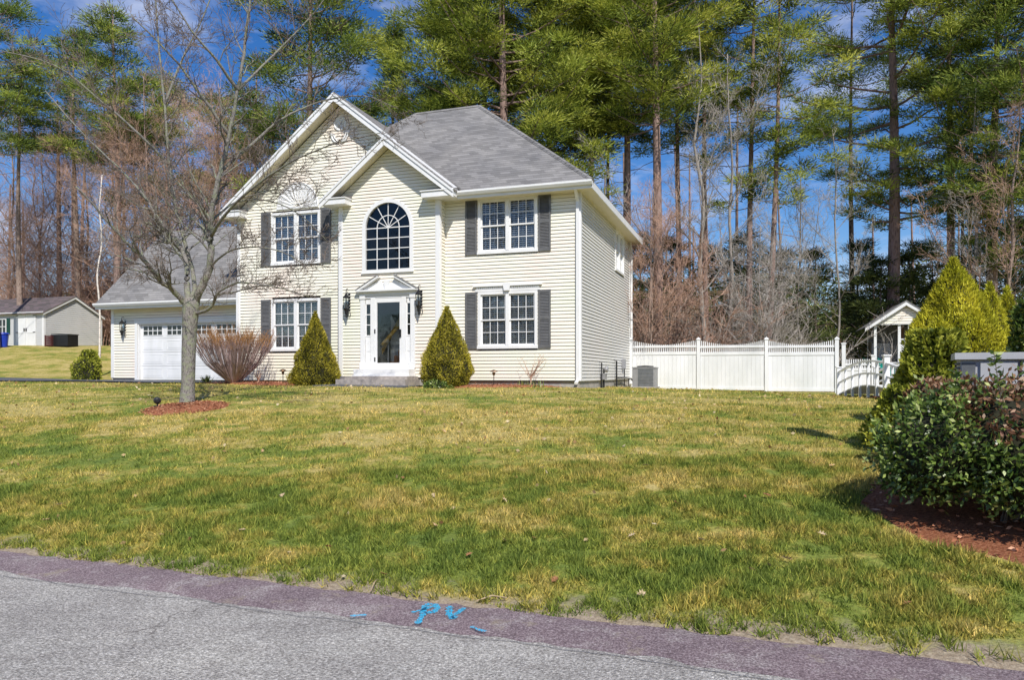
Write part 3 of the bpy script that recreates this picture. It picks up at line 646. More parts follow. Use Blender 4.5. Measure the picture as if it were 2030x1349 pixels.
def shutter(Mf,a0,a1,z0,z1):
    mb=MB(); w_=.055; o=.022
    mb.box(a0,a0+w_,o,o+.035,z0,z1,Mf); mb.box(a1-w_,a1,o,o+.035,z0,z1,Mf)
    zm=z0+(z1-z0)*.52
    for (p,q_) in ((z0,z0+.09),(zm-.045,zm+.045),(z1-.08,z1)): mb.box(a0+w_,a1-w_,o,o+.033,p,q_,Mf)
    mb.box(a0+w_,a1-w_,o,o+.005,z0+.05,z1-.05,Mf)
    for (p,q_) in ((z0+.09,zm-.045),(zm+.045,z1-.08)):
        n=int((q_-p)/.042)
        for k in range(n):
            z=p+(q_-p)*(k+.1)/n; h=(q_-p)/n*.85
            vs=[Mf(a0+w_,o+.028,z),Mf(a1-w_,o+.028,z),Mf(a1-w_,o+.008,z+h),Mf(a0+w_,o+.008,z+h)]
            mb.add(vs+[Mf(a0+w_,o+.006,z),Mf(a1-w_,o+.006,z)],[(0,1,2,3),(4,5,1,0)])
    mb.build('shutter',M['shutter'],house)
for wv in (WR_U,WR_L,WL_U,WL_L):
    for a,b_ in ((wv[0]-.40,wv[0]-.03),(wv[1]+.03,wv[1]+.40)): shutter(P0,a,b_,wv[2]-.03,wv[3]+(.0 if wv is not WL_U else .03))
# header over the lower right window: crosshead, dentils, keystone
mb=MB(); mb.box(-3.20,-1.18,0,.05,4.055,4.12,P0); mb.box(-3.17,-1.21,0,.035,4.12,4.20,P0); mb.box(-3.26,-1.12,0,.10,4.20,4.235,P0)
a=-3.14
while a<-1.24: 
    if abs(a+2.19)>.14: mb.box(a,a+.035,.035,.06,4.135,4.19,P0)
    a+=.065
mb.prism([(-2.27,4.06),(-2.11,4.06),(-2.07,4.29),(-2.31,4.29)],.02,.115,lambda x,z,o:P0(x,o,z))
mb.build('window_header',M['trim'],house)
# half round fan over the upper left window
def fan(cu,cz,r,Mf,name,full=False,n=13):
    mb=MB(); a0,a1=(0,2*math.pi) if full else (0,math.pi); K=48
    for k in range(n):
        t0=a0+(a1-a0)*k/n; t1=a0+(a1-a0)*(k+1)/n; tm=(t0+t1)/2
        p=lambda t,rr,o: Mf(cu+rr*math.cos(t),o,cz+rr*math.sin(t))
        mb.add([p(tm,.12*r,.02),p(t0,.93*r,.022),p(tm,.93*r,.055),p(t1,.93*r,.022)],[(0,1,2),(0,2,3)])
    pts=[Mf(cu+r*.97*math.cos(a0+(a1-a0)*k/K),.03,cz+r*.97*math.sin(a0+(a1-a0)*k/K)) for k in range(K+1)]
    mb.tube(pts,.03,6); 
    pts=[Mf(cu+r*.14*math.cos(a0+(a1-a0)*k/16),.03,cz+r*.14*math.sin(a0+(a1-a0)*k/16)) for k in range(17)]; mb.tube(pts,.02,6)
    if not full: mb.box(cu-r,cu+r,0.0,.05,cz-.05,cz,Mf)
    mb.build(name,M['trim'],house)
fan(-9.46,7.08,.80,P0,'fan_ornament')
fan(-7.85,9.62,.21,P0,'round_ornament',True,16)
mb=MB()
for dz,w_ in ((0,.30),(.05,.22)):
    pts=[P0(-7.86+w_*math.cos(t),.04,9.30+dz-.30*math.sin(t)) for t in np.linspace(.1,math.pi-.1,13)]; mb.tube(pts,.028,6)
for du in (-.3,.3): mb.lathe([(.001,-.05),(.05,-.03),(.06,0),(.05,.03),(.001,.05)],P0(-7.86+du,.04,9.30),8)
mb.build('swag_ornament',M['trim'],house)

# arched window
uc,zs,ro=ARC; ri=ro-.085; zb=ARB[2]
def arcpts(r,n=28): return [(uc+r*math.cos(t),zs+r*math.sin(t)) for t in np.linspace(0,math.pi,n)]
mb=MB()
def ring(mb,r0,r1,o0,o1,n=28):
    A,B=arcpts(r0,n),arcpts(r1,n)
    for k in range(n-1):
        q4=[A[k],A[k+1],B[k+1],B[k]]; mb.add([PB(x,o0,z) for x,z in q4]+[PB(x,o1,z) for x,z in q4],[(0,1,2,3),(4,7,6,5),(0,4,5,1),(2,6,7,3)])
ring(mb,ri,ro+.03,-.06,.045); mb.box(uc-ro-.03,uc-ri,-.06,.045,zb,zs,PB); mb.box(uc+ri,uc+ro+.03,-.06,.045,zb,zs,PB); mb.box(uc-ri,uc+ri,-.06,.045,zb,zb+.08,PB); mb.box(uc-ro-.05,uc+ro+.05,-.02,.065,zb-.04,zb+.002,PB)
aw=mb.build('arched_window',M['trim'],house); mb=MB()
mb.box(uc-ri,uc+ri,-.04,-.012,zs-.014,zs+.014,PB)
for k in (1,2,3): x=uc-ri+2*ri*k/4; mb.box(x-.012,x+.012,-.036,-.014,zb+.08,zs-.014,PB)
for k in (1,2,3): z=zb+.08+(zs-zb-.08)*k/4; mb.box(uc-ri,uc+ri,-.034,-.016,z-.012,z+.012,PB)
ring(mb,ri*.5-.012,ri*.5+.012,-.036,-.014,18)
for k in range(1,6):
    t_=math.pi*k/6; dx,dz=math.cos(t_),math.sin(t_); nx_,nz_=-dz*.011,dx*.011
    q4=[(uc+dx*.0+nx_,zs+nz_),(uc+nx_*-1,zs-nz_),(uc+dx*ri-nx_,zs+dz*ri-nz_),(uc+dx*ri+nx_,zs+dz*ri+nz_)]
    mb.add([PB(x,-.038,z) for x,z in q4]+[PB(x,-.018,z) for x,z in q4],[(0,1,2,3),(4,7,6,5),(0,4,5,1),(2,6,7,3),(1,5,6,2),(0,3,7,4)])
mb.build('sash',M['trim'],aw)
mb=MB(); A=arcpts(ri+.01); pl=[(uc-ri,zb+.08)]+[(uc+ri,zb+.08)]+A; mb.add([PB(x,-.028,z) for x,z in pl],[tuple(range(len(pl)))]); mb.build('pane',M['glass'],aw)
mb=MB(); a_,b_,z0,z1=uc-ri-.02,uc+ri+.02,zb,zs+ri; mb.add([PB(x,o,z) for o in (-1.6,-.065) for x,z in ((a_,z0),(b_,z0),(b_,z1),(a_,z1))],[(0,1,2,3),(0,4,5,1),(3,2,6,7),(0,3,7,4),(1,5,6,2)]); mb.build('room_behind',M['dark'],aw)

# front door surround
dl,dr_,dz0,dz1=-6.39,-5.44,1.80,4.0
mb=MB()
mb.box(-6.87,-6.72,0,.05,1.78,4.02,PB); mb.box(-5.15,-5.00,0,.05,1.78,4.02,PB)                 # pilasters
for a,b_ in ((-6.89,-6.70),(-5.17,-4.98)): mb.box(a,b_,.001,.07,1.78,1.95,PB); mb.box(a,b_,.001,.07,3.92,4.02,PB)
mb.box(-6.90,-4.97,0,.06,4.02,4.14,PB); mb.box(-6.98,-4.89,0,.17,4.14,4.19,PB); mb.box(-6.95,-4.92,0,.13,4.11,4.139,PB)
mb.box(-6.52,-6.37,-.10,.03,1.80,4.02,PB); mb.box(-5.46,-5.31,-.10,.03,1.80,4.02,PB); mb.box(-6.72,-5.15,-.10,.028,3.94,4.019,PB)
# broken pediment
for s_ in (-1,1):
    c0=-5.935; pl=[(c0+s_*1.04,4.19),(c0+s_*.30,4.60),(c0+s_*.24,4.565),(c0+s_*.90,4.19)]
    mb.prism(pl if s_>0 else pl[::-1],0,.17,lambda x,z,o:PB(x,o,z))
mb.prism([(-6.80,4.19),(-5.07,4.19),(-5.70,4.50),(-5.80,4.36),(-6.07,4.36),(-6.17,4.50)],0,.05,lambda x,z,o:PB(x,o,z))
mb.prism([(-6.0,4.19),(-5.87,4.19),(-5.84,4.46),(-6.03,4.46)],.0,.10,lambda x,z,o:PB(x,o,z))
mb.box(-6.87,-5.00,-.3,.09,1.745,1.80,PB)
ds=mb.build('door_surround',M['trim'],house)
for s_ in (-1,1):
    mb=MB(); c0=-5.935; pl=[(c0+s_*1.06,4.195),(c0+s_*.30,4.625),(c0+s_*.30,4.600),(c0+s_*1.04,4.185)]
    mb.prism(pl if s_>0 else pl[::-1],0.0,.19,lambda x,z,o:PB(x,o,z)); mb.build('pediment_cap',M['roof'],ds)
for a,b_ in ((-6.72,-6.52),(-5.31,-5.15)):
    mb=MB(); mb.box(a,b_,-.05,-.01,1.80,2.76,PB); mb.box(a+.03,b_-.03,-.01,.0,1.90,2.22,PB); mb.box(a+.03,b_-.03,-.01,.0,2.30,2.66,PB); mb.box(a,b_,-.05,.0,2.76,2.80,PB)
    mb.box(a,a+.03,-.05,-.005,2.8,3.94,PB); mb.box(b_-.03,b_,-.05,-.005,2.8,3.94,PB); mb.box(a,b_,-.05,-.005,3.76,3.94,PB)
    for k in (1,2): z=2.8+.96*k/3; mb.box(a+.03,b_-.03,-.04,-.015,z-.012,z+.012,PB)
    o=mb.build('sidelight',M['trim'],house); mb=MB(); mb.box(a+.03,b_-.03,-.033,-.028,2.8,3.76,PB); mb.build('pane',M['glass'],o)
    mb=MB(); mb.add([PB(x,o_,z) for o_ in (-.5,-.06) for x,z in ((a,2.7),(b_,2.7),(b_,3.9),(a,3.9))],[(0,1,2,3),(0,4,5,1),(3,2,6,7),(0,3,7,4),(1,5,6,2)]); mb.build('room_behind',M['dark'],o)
mb=MB(); mb.box(dl,dl+.085,-.03,.02,dz0,3.93,PB); mb.box(dr_-.085,dr_,-.03,.02,dz0,3.93,PB); mb.box(dl+.085,dr_-.085,-.03,.02,3.80,3.93,PB); mb.box(dl+.085,dr_-.085,-.03,.02,dz0,dz0+.14,PB)
sd_=mb.build('storm_door',M['trim'],house)
mb=MB(); mb.box(dl+.085,dr_-.085,-.01,-.005,dz0+.14,3.80,PB); mb.build('pane',M['glass'],sd_)
mb=MB(); mb.box(dr_-.07,dr_-.03,.02,.05,2.72,2.96,PB); mb.box(dr_-.10,dr_-.03,.05,.07,2.80,2.83,PB); mb.build('handle',M['black'],sd_)
mb=MB()
for z in (1.98,2.85): mb=MB(); mb.box(dl+.0,dl+.035,.02,.04,z,z+.13,PB); mb.build('hinge',M['black'],sd_)
# hall behind the storm door: walls, stair flight, rail
hall=MB(); A,B=dl-.35,dr_+.55; O0,O1=-3.6,-.11
hall.add([PB(x,o,z) for o in (O0,O1) for x,z in ((A,1.8),(B,1.8),(B,4.25),(A,4.25))],[(0,1,2,3),(0,4,5,1),(3,2,6,7),(0,3,7,4),(1,5,6,2)]); hh=hall.build('hallway',M['room'],house)
mb=MB()
for k in range(6): mb.box(-6.05,-5.1,-.35-.27*k-.3,-.35-.27*k,1.8,1.8+.19*(k+1),PB)
mb.build('stair',M['brown'],hh)
mb=MB(); mb.add([PB(-6.30,-.25,2.4),PB(-6.30,-.3,2.2),PB(-6.0,-.9,3.25),PB(-6.0,-.85,3.4)],[(0,1,2,3)]); mb.tube([PB(-6.26,-.2,2.50),PB(-5.95,-.75,3.12)],.055,8); mb.build('handrail',M['wood'],hh)
mb=MB(); mb.tube([PB(-6.30,-.9,1.82),PB(-5.95,-1.5,2.35)],.02,6); mb.tube([PB(-6.25,-.6,1.82),PB(-6.25,-.6,2.5)],.02,6)
for k in range(5): x=-6.28+.06*k; mb.tube([PB(x,-.9-.1*k,1.85+.09*k),PB(x,-.9-.1*k,2.55+.10*k)],.010,5)
mb.prism([(-6.33,1.81),(-5.90,1.81),(-6.05,3.0),(-6.33,3.5)],-.95,-.92,lambda x,z,o:PB(x,o,z)); mb.build('balustrade',M['trim'],hh)
mb=MB(); mb.prism([(-5.30,1.81),(-5.12,1.81),(-5.12,4.1),(-5.95,4.1),(-5.95,3.4)],-3.2,-3.15,lambda x,z,o:PB(x,o,z)); mb.build('stair_wall',M['dark'],hh)
# landing and steps
mb=MB(); mb.box(-6.87,-5.00,.0,.45,1.57,1.744,PB); mb.box(-6.90,-4.97,.0,.48,1.53,1.569,PB); mb.build('threshold',M['trim'],house)
mb=MB(); mb.box(-7.15,-4.90,.001,.75,1.44,1.53,PB); mb.box(-7.18,-4.86,.002,.95,1.05,1.44,PB); mb.build('front_step',M['stone'],house)

# carriage lanterns on the wall
def lantern(Mf,u,zt,k=1.0):
    b=MB(); S=lambda a,o,z: Mf(u+a*k,o*k,zt+z*k)
    b.box(-.035,.035,.0,.02,-.62,-.12,S); arm=[S(0,.02,-.42),S(0,.10,-.5),S(0,.17,-.40),S(0,.20,-.18),S(0,.16,-.02),S(0,.10,.0),S(0,.07,-.06),S(0,.10,-.10)]
    b.tube(arm,.011*k,6); b.tube([S(0,.17,-.13),S(0,.17,-.05)],.008*k,5)
    c=(0,.17)
    def cone(pr,sides=6):
        for (r0,z0),(r1,z1) in zip(pr,pr[1:]):
            for j in range(sides):
                t0=2*math.pi*j/sides; t1=2*math.pi*(j+1)/sides
                b.add([S(c[0]+r*math.cos(t),c[1]+r*math.sin(t),z) for r,z,t in ((r0,z0,t0),(r0,z0,t1),(r1,z1,t1),(r1,z1,t0))],[(0,1,2,3)])
    cone([(.012,-.12),(.03,-.16),(.05,-.19),(.105,-.25),(.105,-.265),(.09,-.27)]); cone([(.085,-.55),(.095,-.56),(.07,-.60),(.05,-.66),(.055,-.68),(.02,-.74),(.028,-.78),(.001,-.83)])
    for j in range(6):
        t_=2*math.pi*j/6; b.tube([S(c[0]+.09*math.cos(t_),c[1]+.09*math.sin(t_),-.265),S(c[0]+.08*math.cos(t_),c[1]+.08*math.sin(t_),-.555)],.007*k,4)
    b.tube([S(-.02,.02,-.62),S(-.05,.03,-.72),S(-.02,.03,-.80)],.010*k,5); b.tube([S(.02,.02,-.62),S(.05,.03,-.72),S(.02,.03,-.80)],.010*k,5)
    o=b.build('wall_lantern',M['black'],house)
    g=MB(); b=g; cone([(.078,-.27),(.072,-.55)]); g.build('lantern_glass',M['glass'],o)
    g=MB(); b=g
    for dx in (-.025,.025,0): g.tube([S(dx,.17+(.03 if dx==0 else 0),-.54),S(dx,.17+(.03 if dx==0 else 0),-.42)],.010*k,6)
    g.build('candle',M['copper'],o)
lantern(PB,-7.28,4.26,1.12); lantern(PB,-4.80,4.28,1.12); lantern(PG,-17.38,3.72,.95)

# garage door
mb=MB(); a,b_,z0,z1=GD
mb.box(a-.12,a,0,.03,z0,z1+.12,PG); mb.box(b_,b_+.12,0,.03,z0,z1+.12,PG); mb.box(a,b_,0,.03,z1,z1+.12,PG); mb.box(a-.16,-11.86,.0,.06,z1+.12,z1+.17,PG)
mb.box(a-.0,a+.04,-.14,-.001,z0,z1,PG); mb.box(b_-.04,b_,-.14,-.001,z0,z1,PG); mb.box(a,b_,-.14,-.001,z1-.04,z1,PG)
mb.box(b_+.12,-11.86,.0,.02,z0+.05,z1+.12,PG)
mb.build('garage_door_frame',M['trim'],house)
mb=MB(); gl_=MB(); gr=MB(); H4=(z1-z0-.04)/4; NP=4; pw=(b_-a-.08)/NP
for r_ in range(4):
    zz=z0+H4*r_; mb.box(a+.04,b_-.04,-.16,-.12,zz+.004,zz+H4-.004,PG)
    for k in range(NP):
        x0=a+.04+pw*k+.10; x1=x0+pw-.20
        if r_<3:
            for (p0,p1,q0,q1) in ((x0,x1,zz+.09,zz+.11),(x0,x1,zz+H4-.11,zz+H4-.09),(x0,x0+.02,zz+.11,zz+H4-.11),(x1-.02,x1,zz+.11,zz+H4-.11)): mb.box(p0,p1,-.12,-.112,q0,q1,PG)
            mb.box(x0+.05,x1-.05,-.12,-.113,zz+.14,zz+H4-.14,PG)
        else:
            A,B,Z0,Z1=x0+.02,x1-.02,zz+.12,zz+H4-.07
            gr.box(A,B,-.12,-.105,Z0-.025,Z0,PG); gr.box(A,B,-.12,-.105,Z1,Z1+.025,PG); gr.box(A-.025,A,-.12,-.105,Z0-.025,Z1+.025,PG); gr.box(B,B+.025,-.12,-.105,Z0-.025,Z1+.025,PG)
            for j in (1,2,3): x=A+(B-A)*j/4; gr.box(x-.014,x+.014,-.119,-.108,Z0,Z1,PG)
            gr.box(A,B,-.1185,-.109,(Z0+Z1)/2-.012,(Z0+Z1)/2+.012,PG); gl_.box(A,B,-.1198,-.116,Z0,Z1,PG)
gd=mb.build('garage_door',M['vinyl'],house); gr.build('window_grille',M['trim'],gd)
M['darkglass']=simple('dark_glazing',(.018,.02,.024),(.012,.013,.016),3,.08,.0,spec=.8); gl_.build('pane',M['darkglass'],gd)
# gas and electric fittings on the right wall
mb=MB(); PRm=planeR(0)
for j_,(v,z1_,r_) in enumerate(((2.6,1.95,.022),(2.95,1.75,.03),(5.2,2.05,.03),(6.8,1.9,.02))):
    mb=MB(); mb.tube([PRm(v,.09,1.15),PRm(v,.09,z1_),PRm(v,.02,z1_+.06)],r_,6); mb.build('utility_pipe',M['black'],house)
mb=MB(); mb.tube([PRm(5.2,.09,1.45),PRm(6.8,.09,1.45),PRm(7.9,.15,1.42),PRm(8.3,.3,1.2)],.03,6)
mb.build('utility_pipe',M['black'],house)
mb=MB(); mb.box(2.75,3.1,.03,.16,1.42,1.62,PRm); mb.lathe([(.09,-.05),(.10,0),(.09,.05)],PRm(2.92,.18,1.75),12,'x'); mb.box(6.6,6.95,.02,.12,1.8,2.15,PRm); mb.build('gas_meter',M['grey'],house)

# ------------------------------------------------------------------ AC unit, fence, bridge, playhouse
def put(name,px,Y,rz=-YAW,py=None):
    x=(px-CX)/F*Y; return empty(name,(x,Y,G(x,Y)),rz)
r=put('air_conditioner',1254,26.0); tag(r,'grey outdoor air conditioner unit against the white fence','air conditioner')
mb=MB(); mb.box(0,.80,0,.80,.05,.72); mb.box(-.02,.82,-.02,.82,.72,.76)
for k in range(9): mb.box(-.012,.0,.02+.085*k,.06+.085*k,.08,.70)
mb.build('casing',M['grey'],r)
mb=MB()
for k in range(12): mb.box(.26,.74,-.014,.0,.09+.052*k,.115+.052*k)
mb.box(.2,.25,-.018,0,.05,.72); mb.build('grille',M['cabinetdark'],r)
mb=MB(); mb.lathe([(.30,.76),(.30,.80),(.05,.82)],(.4,.4,0),18); mb.build('fan_guard',M['black'],r)
mb=MB(); mb.box(-.06,.86,-.06,.86,-.15,.05); mb.build('pad',M['concrete'],r)

FV=8.5
def fpt(s): return hw(s,FV)
segs=[0.06,2.66,5.13,7.54]; FT=0.0
rf=empty('fence',(*fpt(.06),G(*fpt(2.7))),-YAW); tag(rf,'long white vinyl privacy fence with a scalloped picket top, joined to the house corner','fence')
zb=rf.location.z
def fl(u,v,z): return (u-.06,v,z-zb)
post=MB(); fz=lambda s: 1.07-.012*(s-2.7)
for k in range(3):
    pan=MB(); rail=MB(); pk=MB(); a,b_=segs[k]+.07,segs[k+1]-.07; z0=fz(segs[k+1])
    n=int((b_-a)/.15)
    for j in range(n):
        x0=a+(b_-a)*j/n; x1=a+(b_-a)*(j+1)/n-.004; pan.box(x0,x1,-.015,.015,z0+.06,z0+1.28,fl)
    
    for rr_ in ((-.035,.035,z0+1.28,z0+1.40),(-.03,.03,z0+1.56,z0+1.64),(-.035,.035,z0-.05,z0+.06)): rail=MB(); rail.box(a,b_,*rr_,fl); rail.build('rail',M['vinyl'],rf)
    x=a+.03
    while x<b_-.03:
        f_=(x-a)/(b_-a); top=z0+1.80-.17*math.sin(math.pi*f_)+.03; pk.box(x,x+.032,-.012,.012,z0+1.40,top,fl); pk.prism([(x,top),(x+.032,top),(x+.016,top+.025)],-.012,.012,lambda p,q_,c:fl(p,c,q_)); x+=.072
    pan.build('panel',M['vinyl'],rf); pk.build('picket_row',M['vinyl'],rf)
for k,s in enumerate(segs):
    z0=fz(s); mb=MB(); mb.box(s-.065,s+.065,-.065,.065,z0-.3,z0+1.85,fl); mb.box(s-.085,s+.085,-.085,.085,z0+1.85,z0+1.88,fl)
    mb.add([fl(s-.08,-.08,z0+1.88),fl(s+.08,-.08,z0+1.88),fl(s+.08,.08,z0+1.88),fl(s-.08,.08,z0+1.88),fl(s,0,z0+1.95)],[(0,1,4),(1,2,4),(2,3,4),(3,0,4)]); mb.build('post',M['vinyl'],rf)
# short low gate fence further right
r2=put('gate_fence',1672,26.6); tag(r2,'low white picket gate panel between the tall fence post and the playhouse','gate')
g0=r2.location.z; mb=MB(); mb.box(-.06,.07,-.06,.06,-.2,1.80); mb.box(-.08,.09,-.08,.08,1.8,1.85); mb.build('post',M['vinyl'],r2)
mb=MB(); mb.box(.93,1.05,-.06,.06,-.2,1.35); mb.box(.91,1.07,-.08,.08,1.35,1.40); mb.build('post',M['vinyl'],r2)
mb=MB(); mb.box(.08,.92,-.012,.012,.1,.82); mb.build('panel',M['vinyl'],r2)
mb=MB(); mb.box(.07,.93,-.03,.03,.82,.92); mb.build('rail',M['vinyl'],r2); mb=MB(); mb.box(.07,.93,-.03,.03,.03,.1); mb.build('rail',M['vinyl'],r2); mb=MB(); mb.box(.07,.93,-.028,.028,1.02,1.08)
x=.1
while x<.9: mb.box(x,x+.035,-.01,.01,.92,1.24); x+=.075
mb.build('picket_row',M['vinyl'],r2)

# arched garden bridge: runs from the fence towards the right, near end closer to the road
A0=Vector(((1663-CX)/F*24.0,24.0,0)); A1=Vector(((1800-CX)/F*17.6,17.6,0)); dv=(A1-A0); Lb=dv.length; ang=math.atan2(dv.y,dv.x)
br=empty('garden_bridge',(A0.x,A0.y,G(A0.x,A0.y)-.0),ang); tag(br,'small arched white garden bridge with curved hand rails beside the yellow-green shrubs','bridge')
z_end=G(A1.x,A1.y)-G(A0.x,A0.y); bz=br.location.z
def bh(s): f_=s/Lb; return z_end*f_+ .42*math.sin(math.pi*min(max(f_,0),1)) -.02
def rail_tube(mb,off,h,y,w_=.04,hh=.05):
    n=18; 
    for k in range(n):
        s0,s1=Lb*k/n,Lb*(k+1)/n; z0,z1=bh(s0)*.75+off+h,bh(s1)*.75+off+h
        mb.add([(s,yy,z+dz) for s,z in ((s0,z0),(s1,z1)) for yy in (y-w_,y+w_) for dz in (0,hh)],[(0,1,3,2),(4,6,7,5),(0,4,5,1),(2,3,7,6),(0,2,6,4),(1,5,7,3)])
for y in (0.0,1.15):
    mb=MB(); rail_tube(mb,.0,.74,y); mb.build('hand_rail',M['vinyl'],br); mb=MB(); rail_tube(mb,.0,.38,y,.02,.06); mb.build('middle_rail',M['vinyl'],br)
    for k in range(9):
        s=Lb*(k+.0)/8; big=(k in (0,8) or k==6); w_=.07 if big else .035; top=bh(s)*.75+(.92 if big else .78)
        if big and k: top+=.04
        mb=MB(); mb.box(s-w_,s+w_,y-w_,y+w_,bh(s)*.75-.3,top)
        if big: mb.box(s-w_-.03,s+w_+.03,y-w_-.03,y+w_+.03,top,top+.035)
        mb.build('bridge_post',M['vinyl'],br)
mb=MB()
for k in range(34):
    s=Lb*k/34; z=bh(s)*.75; mb.box(s,s+Lb/34-.012,-.0,1.15,z+.05,z+.08)
mb.build('deck',M['vinyl'],br)

# playhouse on posts with slide
pY=32.0; px0=(1735-CX)/F*pY; ph=empty('playhouse',(px0,pY,G(px0,pY)-.1),-YAW); tag(ph,'raised cream playhouse with gable roof and white lattice rails','playhouse')
zz0=ph.location.z; FLr=2.12-zz0; Wp=2.35; Dp=2.0; TOP=FLr+1.68
mb=MB()
for x in (0,.95,1.35,Wp):
    for y in (0,Dp): mb=MB(); mb.box(x-.055,x+.055,y-.055,y+.055,-.2,TOP); mb.build('post',M['trim'],ph)
mb=MB(); mb.box(-.08,Wp+.08,-.08,Dp+.08,FLr-.16,FLr); mb.build('floor_frame',M['trim'],ph)
mb=MB(); mb.box(-.02,Wp,Dp-.06,Dp-.02,FLr,TOP-.0); mb.box(-.03,.0,.9,Dp,FLr,FLr+.95); mb.build('back_wall',M['shutter'],ph)
mb=MB(); mb.box(1.02,1.28,.9,.95,FLr+.7,TOP); mb.build('door_panel',M['curtain'],ph)
def lattice(x0,x1,y,z0,z1,n):
    mb=MB(); h=z1-z0; w_=x1-x0; st=.10
    for sgn in (1,-1):
        k=-h
        while k<w_:
            a=(x0+k,z0) if sgn>0 else (x0+k+h,z0); b_=(x0+k+h,z1) if sgn>0 else (x0+k,z1)
            def clip(a,b_):
                (xa,za),(xb,zb_)=a,b_
                if xa>xb: (xa,za),(xb,zb_)=(xb,zb_),(xa,za)
                if xb<=x0 or xa>=x1: return None
                if xa<x0: t_=(x0-xa)/(xb-xa); xa,za=x0,za+(zb_-za)*t_
                if xb>x1: t_=(x1-xa)/(xb-xa); xb,zb_=x1,za+(zb_-za)*t_
                return (xa,za),(xb,zb_)
            c_=clip(a,b_)
            if c_:
                (xa,za),(xb,zb_)=c_; mb.add([(xa,y+.006*sgn,za-.022),(xb,y+.006*sgn,zb_-.022),(xb,y+.006*sgn,zb_+.022),(xa,y+.006*sgn,za+.022)],[(0,1,2,3)])
            k+=st
    mb.box(x0,x1,y-.02,y+.02,z1,z1+.05); mb.box(x0,x1,y-.02,y+.02,z0-.05,z0); mb.build('lattice_rail',M['trim'],ph)
lattice(.06,.90,Dp-.1,FLr+.08,FLr+.85,0); lattice(.98,1.33,-.02,FLr+.08,FLr+.98,0); lattice(1.42,Wp-.06,-.02,FLr+.08,FLr+.85,0)
mb=MB(); xm=Wp/2; zt=TOP+.95
def pspan(z): h=(TOP+.93-z)/.70; return (max(-.25,xm-h),min(Wp+.25,xm+h))
siding(mb,lambda a,o,z:(a,-.12-o,z),TOP+.02,TOP+.90,pspan,co=.11); mb.build('gable_siding',M['siding'],ph)
mb=MB()
for s_ in (-1,1):
    xe=xm+s_*1.62; ze=zt+.06-.70*1.62; P_=[(xm,zt+.06),(xe,ze),(xe,ze-.05),(xm,zt+.01)]
    mb.prism(P_,-.35,Dp+.9,lambda a,b_,c:(a,c,b_))
mb.build('roof',M['roof'],ph)
mb=MB()
for s_ in (-1,1):
    xe=xm+s_*1.62; ze=zt-.70*1.62; mb.prism([(xm,zt),(xe,ze),(xe,ze-.14),(xm,zt-.16)],-.33,-.29,lambda a,b_,c:(a,c,b_))
mb.box(-.25,Wp+.25,-.13,-.09,TOP-.03,TOP+.05); mb.build('rake_board',M['trim'],ph)
# slide
sx0=(1748-CX)/F*31.0; sl_=empty('slide',(sx0,31.0,G(sx0,31.0)),0); tag(sl_,'green plastic slide sloping down from the playhouse floor','slide')
top=Vector((0,1.0,2.15-sl_.location.z)); bot=Vector((.75,-2.0,.10)); mb=MB(); n=14; vs=[]
prof=[(-.33,.20),(-.30,.0),(-.15,-.03),(.15,-.03),(.30,0),(.33,.20)]
side=Vector((1,0.1,0)).normalized()
for k in range(n+1):
    f_=k/n; p=top.lerp(bot,f_); p.z+= .10*math.sin(f_*math.pi*2)*.6-.12*math.sin(math.pi*f_)
    for a,h in prof: vs.append(tuple(p+side*a+Vector((0,0,h))))
for k in range(n+1):
    f_=k/n; p=top.lerp(bot,f_); p.z+= .10*math.sin(f_*math.pi*2)*.6-.12*math.sin(math.pi*f_)-.03
    for a,h in prof: vs.append(tuple(p+side*a*1.05+Vector((0,0,h))))
m_=len(prof); o_=(n+1)*m_; fs=[]
for k in range(n):
    for j in range(m_-1):
        a=k*m_+j; fs.append((a,a+1,a+m_+1,a+m_)); fs.append((o_+a,o_+a+m_,o_+a+m_+1,o_+a+1))
mb.add(vs,fs); mb.build('chute',M['slide'],sl_,smooth=True)
mb=MB(); mb.tube([tuple(top.lerp(bot,.5)+Vector((-.2,0,-.1))),tuple(Vector((top.lerp(bot,.5).x-.2,top.lerp(bot,.5).y,0)))],.04,6); mb.build('slide_leg',M['slide'],sl_)
rx=(1738-CX)/F*29.5; o=empty('toy_box',(rx,29.5,G(rx,29.5)),0); tag(o,'small red toy box standing by the foot of the green slide','toy box'); mb=MB(); mb.box(0,.35,0,.3,0,.32); mb.build('body',M['red'],o); mb=MB(); mb.box(-.02,.37,-.02,.32,.32,.36); mb.build('lid',M['black'],o)

# ------------------------------------------------------------------ shed and what stands by it
sc_=Vector(((87-CX)/F*38.0,38.0,0)); sh_=empty('garden_shed',(sc_.x,sc_.y,G(sc_.x,sc_.y)),-YAW); tag(sh_,'pale grey garden shed with white double doors and grey shingle roof','shed')
sb=2.92-sh_.location.z; SM=lambda a,o,z:(a,-o,z); SR=lambda a,o,z:(o,a,z); E=1.94+sb; PK=2.90+sb
def door_hole(z0,z1): return None
mb=MB(); siding(mb,SM,sb,E,lambda z:(-6.0,0),(rect(-1.98,-.52,sb,sb+1.86),rect(-3.55,-2.75,sb+.85,sb+1.62)),co=.11)
siding(mb,SR,sb,PK-.03,lambda z:(max(0,(z-E)/.545),min(3.53,3.53-(z-E)/.545)),co=.11); siding(mb,lambda a,o,z:(-6-o,a,z),sb,E,lambda z:(0,3.53),co=.3); siding(mb,lambda a,o,z:(a,3.53+o,z),sb,E,lambda z:(-6,0),co=.3)
mb.build('wall',M['shedsiding'],sh_)
mb=MB(); mb.box(-.10,.02,-.0,.03,sb,E,SM); mb.box(0.0,.10,0,.028,sb,E,SR); mb.box(3.43,3.55,0,.028,sb,E,SR); mb.box(-6.2,.1,.10,.14,E-.10,E+.03,SM)
